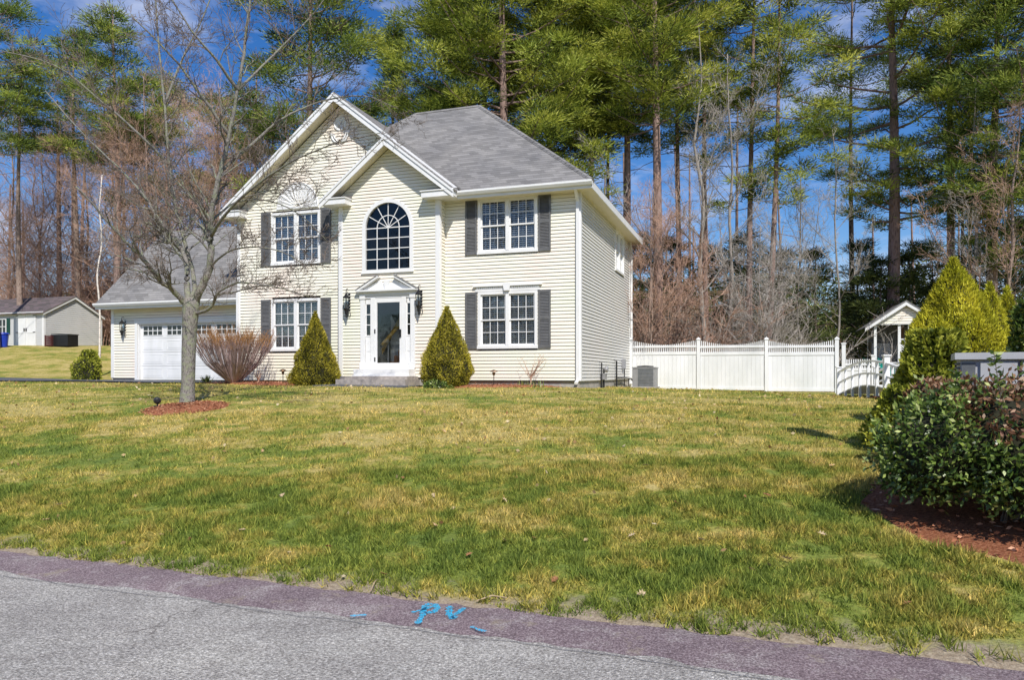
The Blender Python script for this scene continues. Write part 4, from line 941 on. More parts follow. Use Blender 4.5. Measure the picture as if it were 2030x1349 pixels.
for s_ in (0,1):
    a=(-.12,E-.03) if not s_ else (3.65,E-.03); mb.prism([a,(1.765,PK+.02),(1.765,PK-.10),(a[0],a[1]-.12)],.10,.13,lambda p,q_,c:(c,p,q_))
mb.build('trim',M['trim'],sh_)
mb=MB()
for s_ in (0,1):
    a=(-.20,E-.04) if not s_ else (3.73,E-.04); mb.prism([a,(1.765,PK+.07),(1.765,PK+.03),(a[0],a[1]-.04)],-6.15,.15,lambda p,q_,c:(c,p,q_))
mb.build('roof',M['shedroof'],sh_)
for x0,x1 in ((-1.96,-1.26),(-1.24,-.54)):
    mb=MB(); mb.box(x0,x1,0,.04,sb+.02,sb+1.84,SM); 
    for z in (sb+.05,sb+.85,sb+1.74): mb.box(x0,x1,.04,.055,z,z+.08,SM)
    mb.box(x0,x0+.07,.04,.053,sb+.13,sb+1.74,SM); mb.box(x1-.07,x1,.04,.053,sb+.13,sb+1.74,SM); d_=mb.build('door',M['trim'],sh_)
    mb=MB(); hx=x0 if x0<-1.5 else x1-.18
    for z in (sb+.08,sb+.88,sb+1.77): mb.box(hx,hx+.18,.055,.065,z,z+.04,SM)
    hx=x1-.1 if x0<-1.5 else x0+.03; mb.box(hx,hx+.05,.055,.09,sb+.95,sb+1.12,SM); mb.build('hinge',M['black'],d_)
mb=MB(); a,b_,z0,z1=-3.55,-2.75,sb+.85,sb+1.62
for (p,q_,r0,r1) in ((a,b_,z0-.05,z0),(a,b_,z1,z1+.05),(a-.05,a,z0-.05,z1+.05),(b_,b_+.05,z0-.05,z1+.05),(a,b_,(z0+z1)/2-.015,(z0+z1)/2+.015)): mb.box(p,q_,-.02,.04,r0,r1,SM)
for k in (1,2): x=a+(b_-a)*k/3; mb.box(x-.012,x+.012,-.02,.03,z0,z1,SM)
w_=mb.build('window',M['trim'],sh_); mb=MB(); mb.box(a,b_,-.01,.0,z0,z1,SM); mb.build('pane',M['darkglass'],w_)
for x in (-3.9,-2.68):
    mb=MB(); mb.box(x,x+.26,.015,.04,z0-.05,z1+.05,SM); 
    for k in range(12): mb.box(x+.03,x+.23,.04,.047,z0+.065*k-.02,z0+.065*k+.02,SM)
    mb.build('shutter',M['greenshut'],sh_)
mb=MB(); mb.box(-3.6,-2.7,.02,.25,sb+.62,sb+.80,SM); mb.build('window_box',M['trim'],sh_)
mb=MB()
for x in (-5.5,-3,-.3): 
    for y in (.15,1.7,3.3): mb=MB(); mb.box(x-.15,x+.15,y-.15,y+.15,-.6,sb); mb.build('foundation_block',M['concrete'],sh_)
mb=MB(); mb.box(-2.0,-.4,-.9,-.05,sb-.55,sb-.02); mb.build('ramp',M['stone'],sh_) if 0 else None
bx=(93-CX)/F*37.6; o=empty('storage_box',(bx,37.6,G(bx,37.6)),-YAW); tag(o,'low black storage box standing against the shed side wall','storage box')
mb=MB(); mb.box(.35,1.45,0,.6,0,.58); mb.build('body',M['black'],o); mb=MB(); mb.box(.32,1.48,-.03,.63,.58,.64); mb.build('lid',M['shutter'],o)
bx=(88-CX)/F*37.5; o=empty('crate',(bx,37.5,G(bx,37.5)),-YAW); tag(o,'dark maroon slatted crate left of the black storage box','crate')
mb=MB()
for k in range(5): mb.box(.05,.48,0,.5,.02+.11*k,.11+.11*k)
mb.box(.03,.08,-.02,.02,0,.58); mb.box(.45,.50,-.02,.02,0,.58); mb.build('body',simple('maroon_wood',(.10,.03,.03),(.06,.02,.02),6,.7),o)
bx=(6-CX)/F*36.5; o=empty('recycling_bin',(bx,36.5,G(bx,36.5)),0); tag(o,'blue plastic recycling bin in front of the shed window','bin')
mb=MB(); mb.lathe([(.20,0),(.25,.62),(.27,.62),(.27,.66),(.23,.66),(.19,.1)],(0,0,0),14); mb.build('body',M['blue'],o); mb=MB(); mb.lathe([(.29,.661),(.27,.70),(.12,.74),(.001,.75)],(0,0,0),14); mb.build('lid',M['blue'],o)

# ------------------------------------------------------------------ cabinet at the right
cY=8.6; cxx=(1893-CX)/F*cY; cab=empty('utility_cabinet',(cxx,cY,G(cxx,cY)),-.50); tag(cab,'large pale grey metal utility cabinet behind the broad leaved bush','cabinet')
ct=1.6+(HZ-700)/F*cY-cab.location.z
mb=MB(); mb.box(.06,2.3,.06,.8,0,ct-.08); mb.box(.0,2.36,0,.86,ct-.08,ct-.0); mb.build('body',M['cabinet'],cab)
mb=MB(); mb.box(.26,.62,.03,.06,.12,ct-.12); mb.box(.66,1.5,.03,.06,.12,ct-.12); mb.box(.70,1.46,.02,.03,ct-.52,ct-.16); d_=mb.build('door',M['cabinet'],cab)
mb=MB(); mb.box(.80,1.02,.012,.02,ct-.30,ct-.22); mb.build('handle',M['cabinetdark'],d_)
mb=MB()
for k in range(7): mb.box(.02,.06,.10,.5,ct-.14-.05*k,ct-.12-.05*k)
mb.box(.07,.21,.045,.06,ct-.45,ct-.12); mb.build('vent',M['cabinetdark'],cab)
mb=MB(); mb.box(.645,.655,.02,.06,.1,ct-.1); mb.box(.66,1.5,.018,.031,ct-.545,ct-.53); mb.build('door_gap',M['black'],d_)

# ------------------------------------------------------------------ small things by the house
def pathlight(u,v,label,h=.42):
    x,y=hw(u,v); o=empty('path_light',(x,y,G(x,y)+.03),0); tag(o,label,'path light','low solar path lights in the mulch')
    mb=MB(); mb.tube([(0,0,-.1),(0,0,h-.1)],.012,6); mb.build('stake',M['black'],o); mb=MB(); mb.lathe([(.03,h-.12),(.045,h-.06),(.05,h-.03)],(0,0,0),10); mb.build('lamp',M['copper'],o); mb=MB(); mb.lathe([(.11,h-.02),(.10,h),(.05,h+.03),(.001,h+.045)],(0,0,0),12); mb.build('cap',M['copper'],o)
pathlight(U(979,-.9),-.9,'bronze mushroom path light right of the right hand cone shrub')
pathlight(U(561,-1.2),-1.2,'bronze mushroom path light left of the left hand cone shrub')
fx,fy=(312-CX)/F*14.4,14.4; o=empty('garden_spotlight',(fx,fy,G(fx,fy)+.03),.5); tag(o,'small black garden spotlight at the left edge of the tree mulch','spotlight')
mb=MB(); mb.tube([(0,0,-.05),(0,0,.1)],.015,6); mb.build('stake',M['black'],o); mb=MB(); mb.lathe([(.03,-.06),(.06,-.04),(.075,.06),(.07,.07),(.001,.05)],(0,0,.15),12,'y'); mb.box(-.07,.07,-.06,.03,-.02,.05); mb.build('lamp_head',M['black'],o)
# ------------------------------------------------------------------ plants: materials
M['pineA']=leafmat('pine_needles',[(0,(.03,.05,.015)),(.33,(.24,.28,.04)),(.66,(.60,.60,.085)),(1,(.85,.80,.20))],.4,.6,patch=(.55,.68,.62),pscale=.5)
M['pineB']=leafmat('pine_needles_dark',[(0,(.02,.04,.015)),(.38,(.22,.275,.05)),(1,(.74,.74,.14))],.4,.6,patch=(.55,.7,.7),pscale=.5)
M['under']=leafmat('hemlock_needles',[(0,(.03,.045,.02)),(.5,(.11,.145,.04)),(1,(.32,.36,.09))],.2,.7)
M['cone']=leafmat('dwarf_spruce_needles',[(0,(.09,.09,.012)),(.4,(.33,.29,.025)),(.8,(.58,.49,.045)),(1,(.75,.62,.11))],.25,.7,patch=(.8,.82,.8),pscale=2)
M['arb']=leafmat('golden_arborvitae_leaves',[(0,(.16,.16,.015)),(.35,(.50,.45,.03)),(.8,(.78,.70,.05)),(1,(.88,.78,.10))],.3,.7,patch=(.72,.8,.7),pscale=1.2)
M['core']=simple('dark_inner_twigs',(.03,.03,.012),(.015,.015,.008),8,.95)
M['holly']=leafmat('broad_evergreen_leaves',[(0,(.03,.06,.015)),(.42,(.12,.20,.035)),(.78,(.32,.40,.08)),(1,(.66,.70,.28))],.25,.38,spec=.6,patch=(.75,.8,.8),pscale=2)
M['bronze']=leafmat('bronzed_winter_leaves',[(0,(.10,.04,.025)),(.4,(.26,.12,.06)),(.8,(.42,.24,.14)),(1,(.55,.40,.28))],.25,.5,spec=.4)
M['lime']=leafmat('lime_green_leaves',[(0,(.07,.095,.014)),(.45,(.32,.34,.035)),(1,(.66,.64,.10))],.3,.55,patch=(.75,.8,.7),pscale=2)
M['pinebark']=barkmat('pine_bark',(.30,.21,.18),(.07,.045,.045),4,(2.5,2.5,.6))
M['pinkbark']=barkmat('pinkish_pine_bark',(.36,.24,.22),(.13,.075,.07),4,(2.5,2.5,.6))
M['greybark']=barkmat('grey_bark',(.30,.27,.24),(.14,.12,.10),5,(2,2,.6))
M['brownbark']=barkmat('brown_bark',(.32,.24,.20),(.13,.09,.07),5,(2,2,.6))
M['mossbark']=barkmat('lichened_bark',(.25,.23,.21),(.03,.026,.024),13,(2.2,2.2,.8),lichen=(.25,.26,.18))
M['twigdark']=simple('dark_twigs',(.22,.175,.145),(.09,.07,.06),3,.8)
M['twiggrey']=simple('grey_twigs',(.48,.43,.39),(.27,.24,.21),3,.85)
M['twigred']=simple('russet_twigs',(.56,.36,.26),(.33,.20,.15),1.5,.85)
M['birch']=barkmat('white_birch_bark',(.75,.68,.60),(.5,.42,.36),3,(1,1,3))

def shell_points(n, prof, H, jitter=.12, lump=.12, ls=2.2, seed=0):
    """points in the outer shell of a plant of revolution; prof(t)->radius, t in 0..1"""
    t=rng.random(n); r=np.array([prof(float(a)) for a in t]); keep=rng.random(n)<(r/ r.max())*.85+.15; t,r=t[keep],r[keep]; n=len(t)
    a=rng.random(n)*2*np.pi
    lm_=np.array([mnoise.noise(Vector((math.cos(x)*ls+seed,math.sin(x)*ls,y*H*ls*.9))) for x,y in zip(a,t)])
    rr=r*(1+lump*lm_*1.6)*(1-jitter*rng.random(n)**1.2)
    c=np.stack([np.cos(a)*rr,np.sin(a)*rr,t*H],1); d=np.stack([np.cos(a),np.sin(a),np.full(n,.35)],1)
    return c,d,lm_
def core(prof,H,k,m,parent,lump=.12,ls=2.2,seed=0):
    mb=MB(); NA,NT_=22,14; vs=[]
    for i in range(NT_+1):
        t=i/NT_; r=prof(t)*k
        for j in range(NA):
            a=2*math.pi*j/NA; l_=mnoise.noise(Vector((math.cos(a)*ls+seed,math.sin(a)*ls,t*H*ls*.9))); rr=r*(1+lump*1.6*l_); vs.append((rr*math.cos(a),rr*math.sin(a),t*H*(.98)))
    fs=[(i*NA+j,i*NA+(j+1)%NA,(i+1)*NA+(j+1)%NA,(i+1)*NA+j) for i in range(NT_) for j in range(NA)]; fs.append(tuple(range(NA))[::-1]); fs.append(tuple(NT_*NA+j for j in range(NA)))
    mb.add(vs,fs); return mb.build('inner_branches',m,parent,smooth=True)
def shrub(name,label,cat,x,y,H,prof,n,ll,lw,mat,group=None,lump=.12,ls=2.2,jit=.14,up=.35,corek=.88,diamond=False,seed=0,z=None,sp=.55):
    r=empty(name,(x,y,(G(x,y) if z is None else z)-.02),0); tag(r,label,cat,group)
    c,d,lm_=shell_points(n,prof,H,jit,lump,ls,seed); N=len(c)
    d=d*np.array([.45,.45,.3])+rng.normal(size=(N,3))*sp; d[:,2]+=up+.35
    l=ll*(.6+.8*rng.random(N)); fn=leaves if diamond else blades
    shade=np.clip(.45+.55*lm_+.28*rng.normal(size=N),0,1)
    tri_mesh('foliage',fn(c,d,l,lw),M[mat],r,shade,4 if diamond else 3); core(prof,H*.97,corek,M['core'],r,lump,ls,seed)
    return r
def cone_prof(R_,tip=.02,base=.8,bt=.16,pw=1.0):
    def f(t):
        if t<bt: return R_*(base+(1-base)*math.sin(t/bt*math.pi/2))
        return R_*max(tip,(1-((t-bt)/(1-bt))**pw))+.0
    return f

# two clipped dwarf spruces by the door
x,y=hw(U(625,-1.05),-1.05); shrub('cone_shrub','golden green cone shaped dwarf spruce left of the front door','shrub',x,y,2.28,cone_prof(.76,.03,.9,.12,1.12),26000,.055,.011,'cone','clipped cone shrubs flanking the front door',lump=.13,ls=3,seed=2)
x,y=hw(U(886,-1.25),-1.25); shrub('cone_shrub','golden green cone shaped dwarf spruce right of the front door','shrub',x,y,2.32,cone_prof(.74,.06,.78,.22,1.3),26000,.055,.011,'cone','clipped cone shrubs flanking the front door',lump=.14,ls=3,seed=5)
x,y=hw(U(868,-1.75),-1.75); shrub('low_shrub','tiny dark green ground shrub at the foot of the right hand cone spruce','shrub',x,y,.26,lambda t:.42*math.sqrt(max(1-t*t,0.001)),1500,.05,.018,'holly',diamond=True)
x,y=hw(-18.55,-.1); shrub('low_shrub','rounded olive green shrub at the left corner of the garage','shrub',x,y,.85,lambda t:.46*math.sqrt(max(1-(t*1.1-.25)**2/.8,0.001)),2200,.07,.022,'lime',diamond=True,lump=.25,seed=4)
x,y=hw(-18.75,.25); shrub('low_shrub','taller yellow green shrub behind the rounded one beside the garage','shrub',x,y,1.15,lambda t:.36*math.sqrt(max(1-(t-.4)**2/.4,0.001)),2200,.09,.03,'lime',diamond=True,lump=.3,seed=9)

# arborvitae group at the right
def arb(px,Y,H,R_,label,n=26000,seed=0,pw=1.5):
    x=(px-CX)/F*Y; shrub('arborvitae',label,'shrub',x,Y,H,cone_prof(R_,.03,.8,.18,pw),n,.085,.016,'arb','golden arborvitae at the right edge of the lawn',lump=.16,ls=1.6,up=.7,seed=seed)
arb(1890,16.0,3.18,1.08,'largest golden arborvitae, tall pointed cone beside the playhouse',40000,1,1.6)
arb(1962,17.5,3.00,.78,'golden arborvitae just right of the largest one',18000,3,1.2)
arb(1997,18.0,3.0,.62,'golden arborvitae at the far right, third of the row',14000,6,1.3)
arb(1862,14.8,1.75,.62,'low golden arborvitae in front of the largest one',14000,8,2.0)
x=(2052-CX)/F*13.0; shrub('evergreen_shrub','dark green leafy evergreen above the grey cabinet at the right edge','shrub',x,13.0,1.95,lambda t:.36*math.sqrt(max(1-(t*1.3-.5)**2,0.02)),8000,.10,.03,'holly',diamond=True,lump=.3,seed=3)
# lime and bronze shrubs in front
x=(1856-CX)/F*10.6; shrub('lime_shrub','yellow green bushy shrub in front of the garden bridge','shrub',x,10.6,1.42,lambda t:.44*math.sqrt(max(1-(t*1.2-.35)**2/1.05,0.02)),9000,.075,.024,'lime',diamond=True,lump=.35,ls=3,seed=12)
x=(1806-CX)/F*8.9; shrub('lime_shrub','low yellow green shrub at the left shoulder of the big leafy bush','shrub',x,8.9,.80,lambda t:.46*math.sqrt(max(1-(t*1.2-.3)**2/1.0,0.02)),6500,.055,.018,'lime',diamond=True,lump=.35,ls=3,seed=13)
x=(1868-CX)/F*7.6; shrub('bronze_shrub','bronze leaved evergreen shrub just in front of the grey cabinet','shrub',x,7.6,.98,lambda t:.34*math.sqrt(max(1-(t*1.2-.4)**2/1.0,0.02)),7000,.07,.020,'bronze',diamond=True,lump=.4,ls=2.6,seed=21)
# the big leafy bush: ellipsoid body with sprays and stems
def big_bush():
    x=(2022-CX)/F*5.98; y=5.98; r=empty('leafy_bush',(x,y,G(x,y)),0); tag(r,'large dark green broad leaved bush over red mulch at the right edge','shrub')
    lobes=[(0,0,.62,.86,.80,.62),(-.55,.15,.58,.52,.5,.50),(.62,-.05,.64,.72,.7,.66),(.0,-.42,.50,.60,.45,.46),(-.25,.25,.80,.5,.5,.42),(.45,.1,.80,.40,.4,.36),(-.66,.30,.40,.30,.30,.32),(1.2,.1,.7,.7,.7,.7)]
    cs=[];ds=[];sh=[]
    for k,(cx,cy,cz,a,b_,c_) in enumerate(lobes):
        n=int(7600*(a*b_+a*c_+b_*c_)/1.6); v=rng.normal(size=(n,3)); v/=np.linalg.norm(v,axis=1,keepdims=True); v=v[v[:,2]>-.75]; n=len(v)
        lm_=np.array([mnoise.noise(Vector((float(p[0])*3.2+k,float(p[1])*3.2,float(p[2])*3.2))) for p in v]); rr=(1+.34*lm_)*(1-.30*rng.random(n)**1.5)*(1+.10*(rng.random(n)>.96))
        c=v*rr[:,None]*np.array([a,b_,c_])+np.array([cx,cy,cz]); keep=c[:,2]>.10; cs.append(c[keep]); ds.append(v[keep]); sh.append((.36+.6*lm_)[keep])
    c=np.concatenate(cs); v=np.concatenate(ds); s_=np.concatenate(sh); N=len(c)
    d=v*.6+rng.normal(size=(N,3))*.6; d[:,2]+=.15
    # bronze patch high in the middle left
    m_=(np.abs(c[:,0]+.15)<.42)&(c[:,2]>.72)&(rng.random(N)<.72)|((np.abs(c[:,0]+.18)<.14)&(np.abs(c[:,2]-.62)<.16)&(rng.random(N)<.6))
    sh_=np.clip(s_+.24*rng.normal(size=N),0,1)
    tri_mesh('foliage',leaves(c[~m_],d[~m_],.058*(.4+1.0*rng.random((~m_).sum())),.0135),M['holly'],r,sh_[~m_],4)
    tri_mesh('bronze_foliage',leaves(c[m_],d[m_],.055*(.6+.7*rng.random(m_.sum())),.013),M['bronze'],r,sh_[m_],4)
    mb=MB()
    for k in range(34):
        a=random.uniform(0,6.28); rr=random.uniform(.25,.8); p0=(random.uniform(-.25,.5),random.uniform(-.1,.2),-.02); p1=(rr*math.cos(a)*.6+.2,rr*math.sin(a)*.5,.35); p2=(rr*math.cos(a)+.2,rr*math.sin(a),.8+random.uniform(-.1,.25)); mb.tube([p0,p1,p2],[.014,.010,.005],5)
    mb.build('stems',M['twigdark'],r,smooth=True)
    # upright sprays
    mb=MB(); cc=[];dd=[]
    for (sx,sy,zt) in ((.10,-.25,1.68),(.62,-.2,1.58),(-.35,-.2,1.42),(.33,-.1,1.5),(.86,-.2,1.72),(-.55,0,1.28)):
        p0=Vector((sx*.8,sy,.95)); p1=Vector((sx,sy,zt)); mb.tube([p0,p1],[.006,.003],4)
        for j in range(60):
            f_=random.random()**.8; p=p0.lerp(p1,f_); cc.append(p+Vector((random.gauss(0,.008),random.gauss(0,.008),0))); dd.append((random.gauss(0,1),random.gauss(0,1),random.uniform(-.1,.7)))
    mb.build('spray_stem',M['twigdark'],r); tri_mesh('spray_leaves',leaves(np.array([tuple(p) for p in cc]),np.array(dd),.055,.014),M['holly'],r,None,4)
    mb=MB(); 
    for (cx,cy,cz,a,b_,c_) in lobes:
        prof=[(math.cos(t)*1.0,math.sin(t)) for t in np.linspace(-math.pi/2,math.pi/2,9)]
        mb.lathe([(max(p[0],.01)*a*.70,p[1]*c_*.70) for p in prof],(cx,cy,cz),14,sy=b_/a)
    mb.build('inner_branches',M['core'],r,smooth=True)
big_bush()

# bare dome shrub by the garage
def dome(px,Y,H,Rr,n,label,mat,seed=1):
    rr=random.Random(seed); x=(px-CX)/F*Y; r=empty('bare_shrub',(x,Y,G(x,Y)),0); tag(r,label,'shrub'); mb=MB(); tip=MB()
    for k in range(n):
        a=rr.uniform(0,6.28); q_=math.sqrt(rr.random()); R1=Rr*q_; top=H*(1-.18*q_**3)*rr.uniform(.86,1.0)
        p0=Vector((.10*math.cos(a),.10*math.sin(a),0)); p1=Vector((R1*.68*math.cos(a),R1*.68*math.sin(a),top*.42)); p2=Vector((R1*math.cos(a),R1*math.sin(a),top*.80)); 
        mb.tube([p0,p1,p2],[.013,.009,.006],4)
        for j in range(5):
            f_=rr.uniform(.2,.95); b0=p1.lerp(p2,f_); aa=a+rr.uniform(-.9,.9); l=rr.uniform(.2,.5); b1=b0+Vector((math.cos(aa)*l*.45,math.sin(aa)*l*.45,l*.9)); b1.z=min(b1.z,H*rr.uniform(.93,1.02)); (tip if b1.z>H*.72 else mb).tube([b0,b1],[.0055,.003],3)
            b2=b1+Vector((rr.uniform(-.08,.08),rr.uniform(-.08,.08),rr.uniform(.02,.14))); b2.z=min(b2.z,H*rr.uniform(.96,1.02)); tip.tube([b1,b2],[.004,.003],3)
    mb.build('stems',M['pinkstem'],r); tip.build('twigs',M['ochre'],r); return r
M['pinkstem']=simple('pale_pinkish_stems',(.46,.34,.32),(.24,.16,.15),2,.8); M['ochre']=simple('ochre_twig_tips',(.42,.22,.08),(.25,.12,.05),3,.8)
dome(464,22.4,1.92,1.22,270,'wide flat topped bare shrub with fanned stems in front of the garage corner',None,3)
# small rose bush, stick plants
def sticks(px,v,H,sp,n,label,name='bare_bush',mat='twigred',seed=2):
    rr=random.Random(seed); x,y=hw(U(px,v),v); r=empty(name,(x,y,G(x,y)),0); tag(r,label,'shrub'); mb=MB(); st=MB()
    st.tube([(0,0,-.05),(.01,0,H*.25),(0,0,H*.35)],[.022,.02,.015],5)
    for k in range(n):
        a=rr.uniform(0,6.28); p=Vector((0,0,H*rr.uniform(.18,.35))); d=Vector((math.cos(a)*sp,math.sin(a)*sp*.6,1)).normalized()
        for s_ in range(4):
            q_=p+d*H*.17; st.tube([p,q_],[.009-.0018*s_,.0075-.0018*s_],4)
            for j in range(2): e=q_+Vector((rr.uniform(-1,1),rr.uniform(-1,1),rr.uniform(.3,1)))*H*.10; mb.tube([q_,e],[.0035,.002],3)
            p=q_; d=(d+Vector((rr.uniform(-.4,.4),rr.uniform(-.4,.4),.15))).normalized()
    st.build('stems',M[mat],r); mb.build('twigs',M[mat],r)
sticks(1052,-.5,1.0,.9,13,'small leafless rose bush under the lower right window',seed=4)
sticks(512,-1.3,.42,.5,14,'small tuft of dry stems between bare shrub and left cone spruce','dry_plant',seed=5)
x,y=hw(U(409,-.9),-.9); o=empty('spiky_plant',(x,y,G(x,y)),0); tag(o,'small dark spiky leaved plant in the mulch before the garage door','plant')
c=rng.normal(size=(60,3))*np.array([.05,.05,0]); d=rng.normal(size=(60,3))*.5; d[:,2]=1; tri_mesh('foliage',blades(c,d,.30,.018),M['under'],o)
for px,v,lab in ((1040,-.8,'few green iris blades left of the leafless rose bush'),(1068,-.8,'few green iris blades right of the leafless rose bush')):
    x,y=hw(U(px,v),v); o=empty('iris_plant',(x,y,G(x,y)),0); tag(o,lab,'plant'); c=rng.normal(size=(22,3))*np.array([.10,.05,0]); d=rng.normal(size=(22,3))*.3; d[:,2]=1; tri_mesh('foliage',blades(c,d,.22,.012),M['holly'],o)

# ------------------------------------------------------------------ branching
def limb(tb,tw,pts,r0,r1,rr,lev=0,dens=1.0,twl=1.0,sides=7,droop=.0,tmin=.25):
    """limb along control points with side branches down to twigs"""
    P=[Vector(p) for p in pts]; Q=[]
    for k in range(len(P)-1):
        a=P[max(k-1,0)]; b=P[k]; c=P[k+1]; d=P[min(k+2,len(P)-1)]
        for j in range(4):
            t=j/4; Q.append(.5*((2*b)+(c-a)*t+(2*a-5*b+4*c-d)*t*t+(3*b-a-3*c+d)*t**3))
    Q.append(P[-1]); n=len(Q); L=sum((Q[i+1]-Q[i]).length for i in range(n-1))
    for i in range(1,n-1): Q[i]=Q[i]+Vector((rr.gauss(0,1),rr.gauss(0,1),rr.gauss(0,1)))*r0*.12
    rad=[r0+(r1-r0)*(i/(n-1))**.9 for i in range(n)]; tb.tube(Q,rad,sides)
    nb=int(L*3.5*dens)+2
    for k in range(nb):
        f_=tmin+(1-tmin)*(k+rr.random())/nb; i=min(int(f_*(n-1)),n-2); p=Q[i].lerp(Q[i+1],f_*(n-1)-i); t=(Q[i+1]-Q[i]).normalized()
        side=t.cross(Vector((rr.gauss(0,1),rr.gauss(0,1),rr.gauss(0,1)))).normalized(); d=(t*.75+side*rr.uniform(.6,1.1)+Vector((0,0,.18-droop))).normalized()
        rb=max(rad[i]*rr.uniform(.35,.6),.004); branch(tb,tw,p,d,twl*rr.uniform(.5,1.2)*(1.25-.6*f_),rb,rr,2)
def branch(tb,tw,p,d,L,r,rr,lev):
    n=4; pts=[p]; q=p; 
    for k in range(n):
        d=(d+Vector((rr.gauss(0,.16),rr.gauss(0,.16),rr.gauss(0,.12)+.05))).normalized(); q=q+d*L/n; pts.append(q)
        if lev>0 and k>=0:
            for j in range(2 if lev>1 else 2):
                if rr.random()<.8:
                    side=d.cross(Vector((rr.gauss(0,1),rr.gauss(0,1),rr.gauss(0,1)))).normalized(); branch(tb,tw,q,(d*.8+side*rr.uniform(.5,.9)).normalized(),L*rr.uniform(.35,.6),r*.5,rr,lev-1)
    (tb if r>.012 else tw).tube(pts,[max(r*(1-.7*k/n),.0034) for k in range(n+1)],5 if r>.012 else 3,False)

# the tree on the lawn
def front_tree():
    rr=random.Random(11); Y=15.0; x0=(371-CX)/F*Y; g0=G(x0,Y); r=empty('bare_tree',(x0,Y,g0),0); tag(r,'leafless young maple with lichened grey trunk in a ring of mulch','tree')
    def q(px,py,dy=0.0):
        Yy=Y+dy; v=at(px,py,Yy); return (v.x-x0,v.y-Y,v.z-g0)
    tr=MB(); tw=MB(); th=MB()
    base=[q(371,812),q(371,800),q(373,760),q(374,700),q(376,650),q(378,612),q(382,590)]
    tr.tube(base,[.195,.155,.132,.137,.145,.165,.15],16)
    th=tr
    limb(th,tw,[q(377,612),q(361,596,-.1),q(342,575,-.3),q(318,556,-.5),q(283,513,-.9),q(247,478,-1.2),q(205,430,-1.5),q(150,370,-1.9)],.072,.014,rr,dens=1.15,twl=.9)
    limb(th,tw,[q(318,556,-.5),q(290,541,-.3),q(255,533,0),q(225,530,.3)],.032,.008,rr,dens=1.1,twl=.6)
    limb(th,tw,[q(376,600),q(370,561,.2),q(371,537,.2),q(359,490,.4),q(340,464,.5),q(314,433,.7),q(288,392,.9),q(247,345,1.2),q(180,280,1.5),q(90,180,2.0)],.068,.012,rr,dens=1.15,twl=.95)
    limb(th,tw,[q(386,600),q(400,568,-.1),q(412,540,-.1),q(418,500,-.2),q(417,450,-.2),q(421,407,-.3),q(438,340,-.3),q(455,270,-.3),q(471,180,-.4),q(488,80,-.4),q(500,-40,-.4)],.088,.022,rr,dens=1.0,twl=1.15,sides=9)
    limb(th,tw,[q(388,622),q(411,615,-.3),q(423,601,-.4),q(430,584,-.5),q(442,574,-.6),q(473,561,-.9),q(508,563,-1.1),q(560,573,-1.4),q(612,588,-1.7)],.040,.008,rr,dens=1.3,twl=.7)
    limb(th,tw,[q(430,584,-.5),q(462,580,-.2),q(500,570,.1),q(560,560,.4),q(620,548,.6)],.022,.006,rr,dens=1.2,twl=.6)
    limb(th,tw,[q(380,590),q(386,560,.5),q(372,500,.8),q(350,420,1.0),q(335,327,1.1),q(327,207,1.2),q(315,103,1.3),q(307,-30,1.4)],.052,.016,rr,dens=.9,twl=1.1,sides=8)
    limb(th,tw,[q(417,470,-.2),q(450,420,-.8),q(505,370,-1.3),q(570,325,-1.7),q(650,290,-2.0),q(760,262,-2.3)],.036,.007,rr,dens=1.1,twl=.75)
    limb(th,tw,[q(438,340,-.3),q(500,285,.2),q(560,235,.5),q(640,200,.8),q(720,190,1.0),q(790,215,1.2)],.036,.007,rr,dens=1.0,twl=.8)
    limb(th,tw,[q(418,440,-.2),q(470,400,.5),q(540,400,.9),q(600,430,1.1),q(650,480,1.3)],.026,.006,rr,dens=1.2,twl=.7)
    limb(th,tw,[q(416,530,-.1),q(450,500,-.7),q(500,490,-1.0),q(560,500,-1.2),q(610,530,-1.4)],.026,.006,rr,dens=1.2,twl=.65)
    limb(th,tw,[q(335,327,1.1),q(280,270,.6),q(200,200,.2),q(110,130,-.2),q(0,100,-.6)],.036,.008,rr,dens=.9,twl=1.0)
    limb(th,tw,[q(471,180,-.4),q(430,120,-.9),q(380,60,-1.3),q(330,-20,-1.6)],.036,.010,rr,dens=.9,twl=1.0)
    limb(th,tw,[q(455,270,-.3),q(400,190,-.7),q(340,110,-1.1),q(260,30,-1.5)],.038,.010,rr,dens=1.0,twl=1.0)
    limb(th,tw,[q(471,180,-.4),q(540,110,0),q(600,50,.3),q(650,-10,.5)],.030,.008,rr,dens=.9,twl=.9)
    limb(th,tw,[q(327,207,1.2),q(360,120,1.5),q(400,40,1.7),q(430,-40,1.9)],.030,.010,rr,dens=.9,twl=.9)
    tr.build('trunk',M['mossbark'],r,smooth=True); tw.build('crown',M['twigdark'],r)
front_tree()

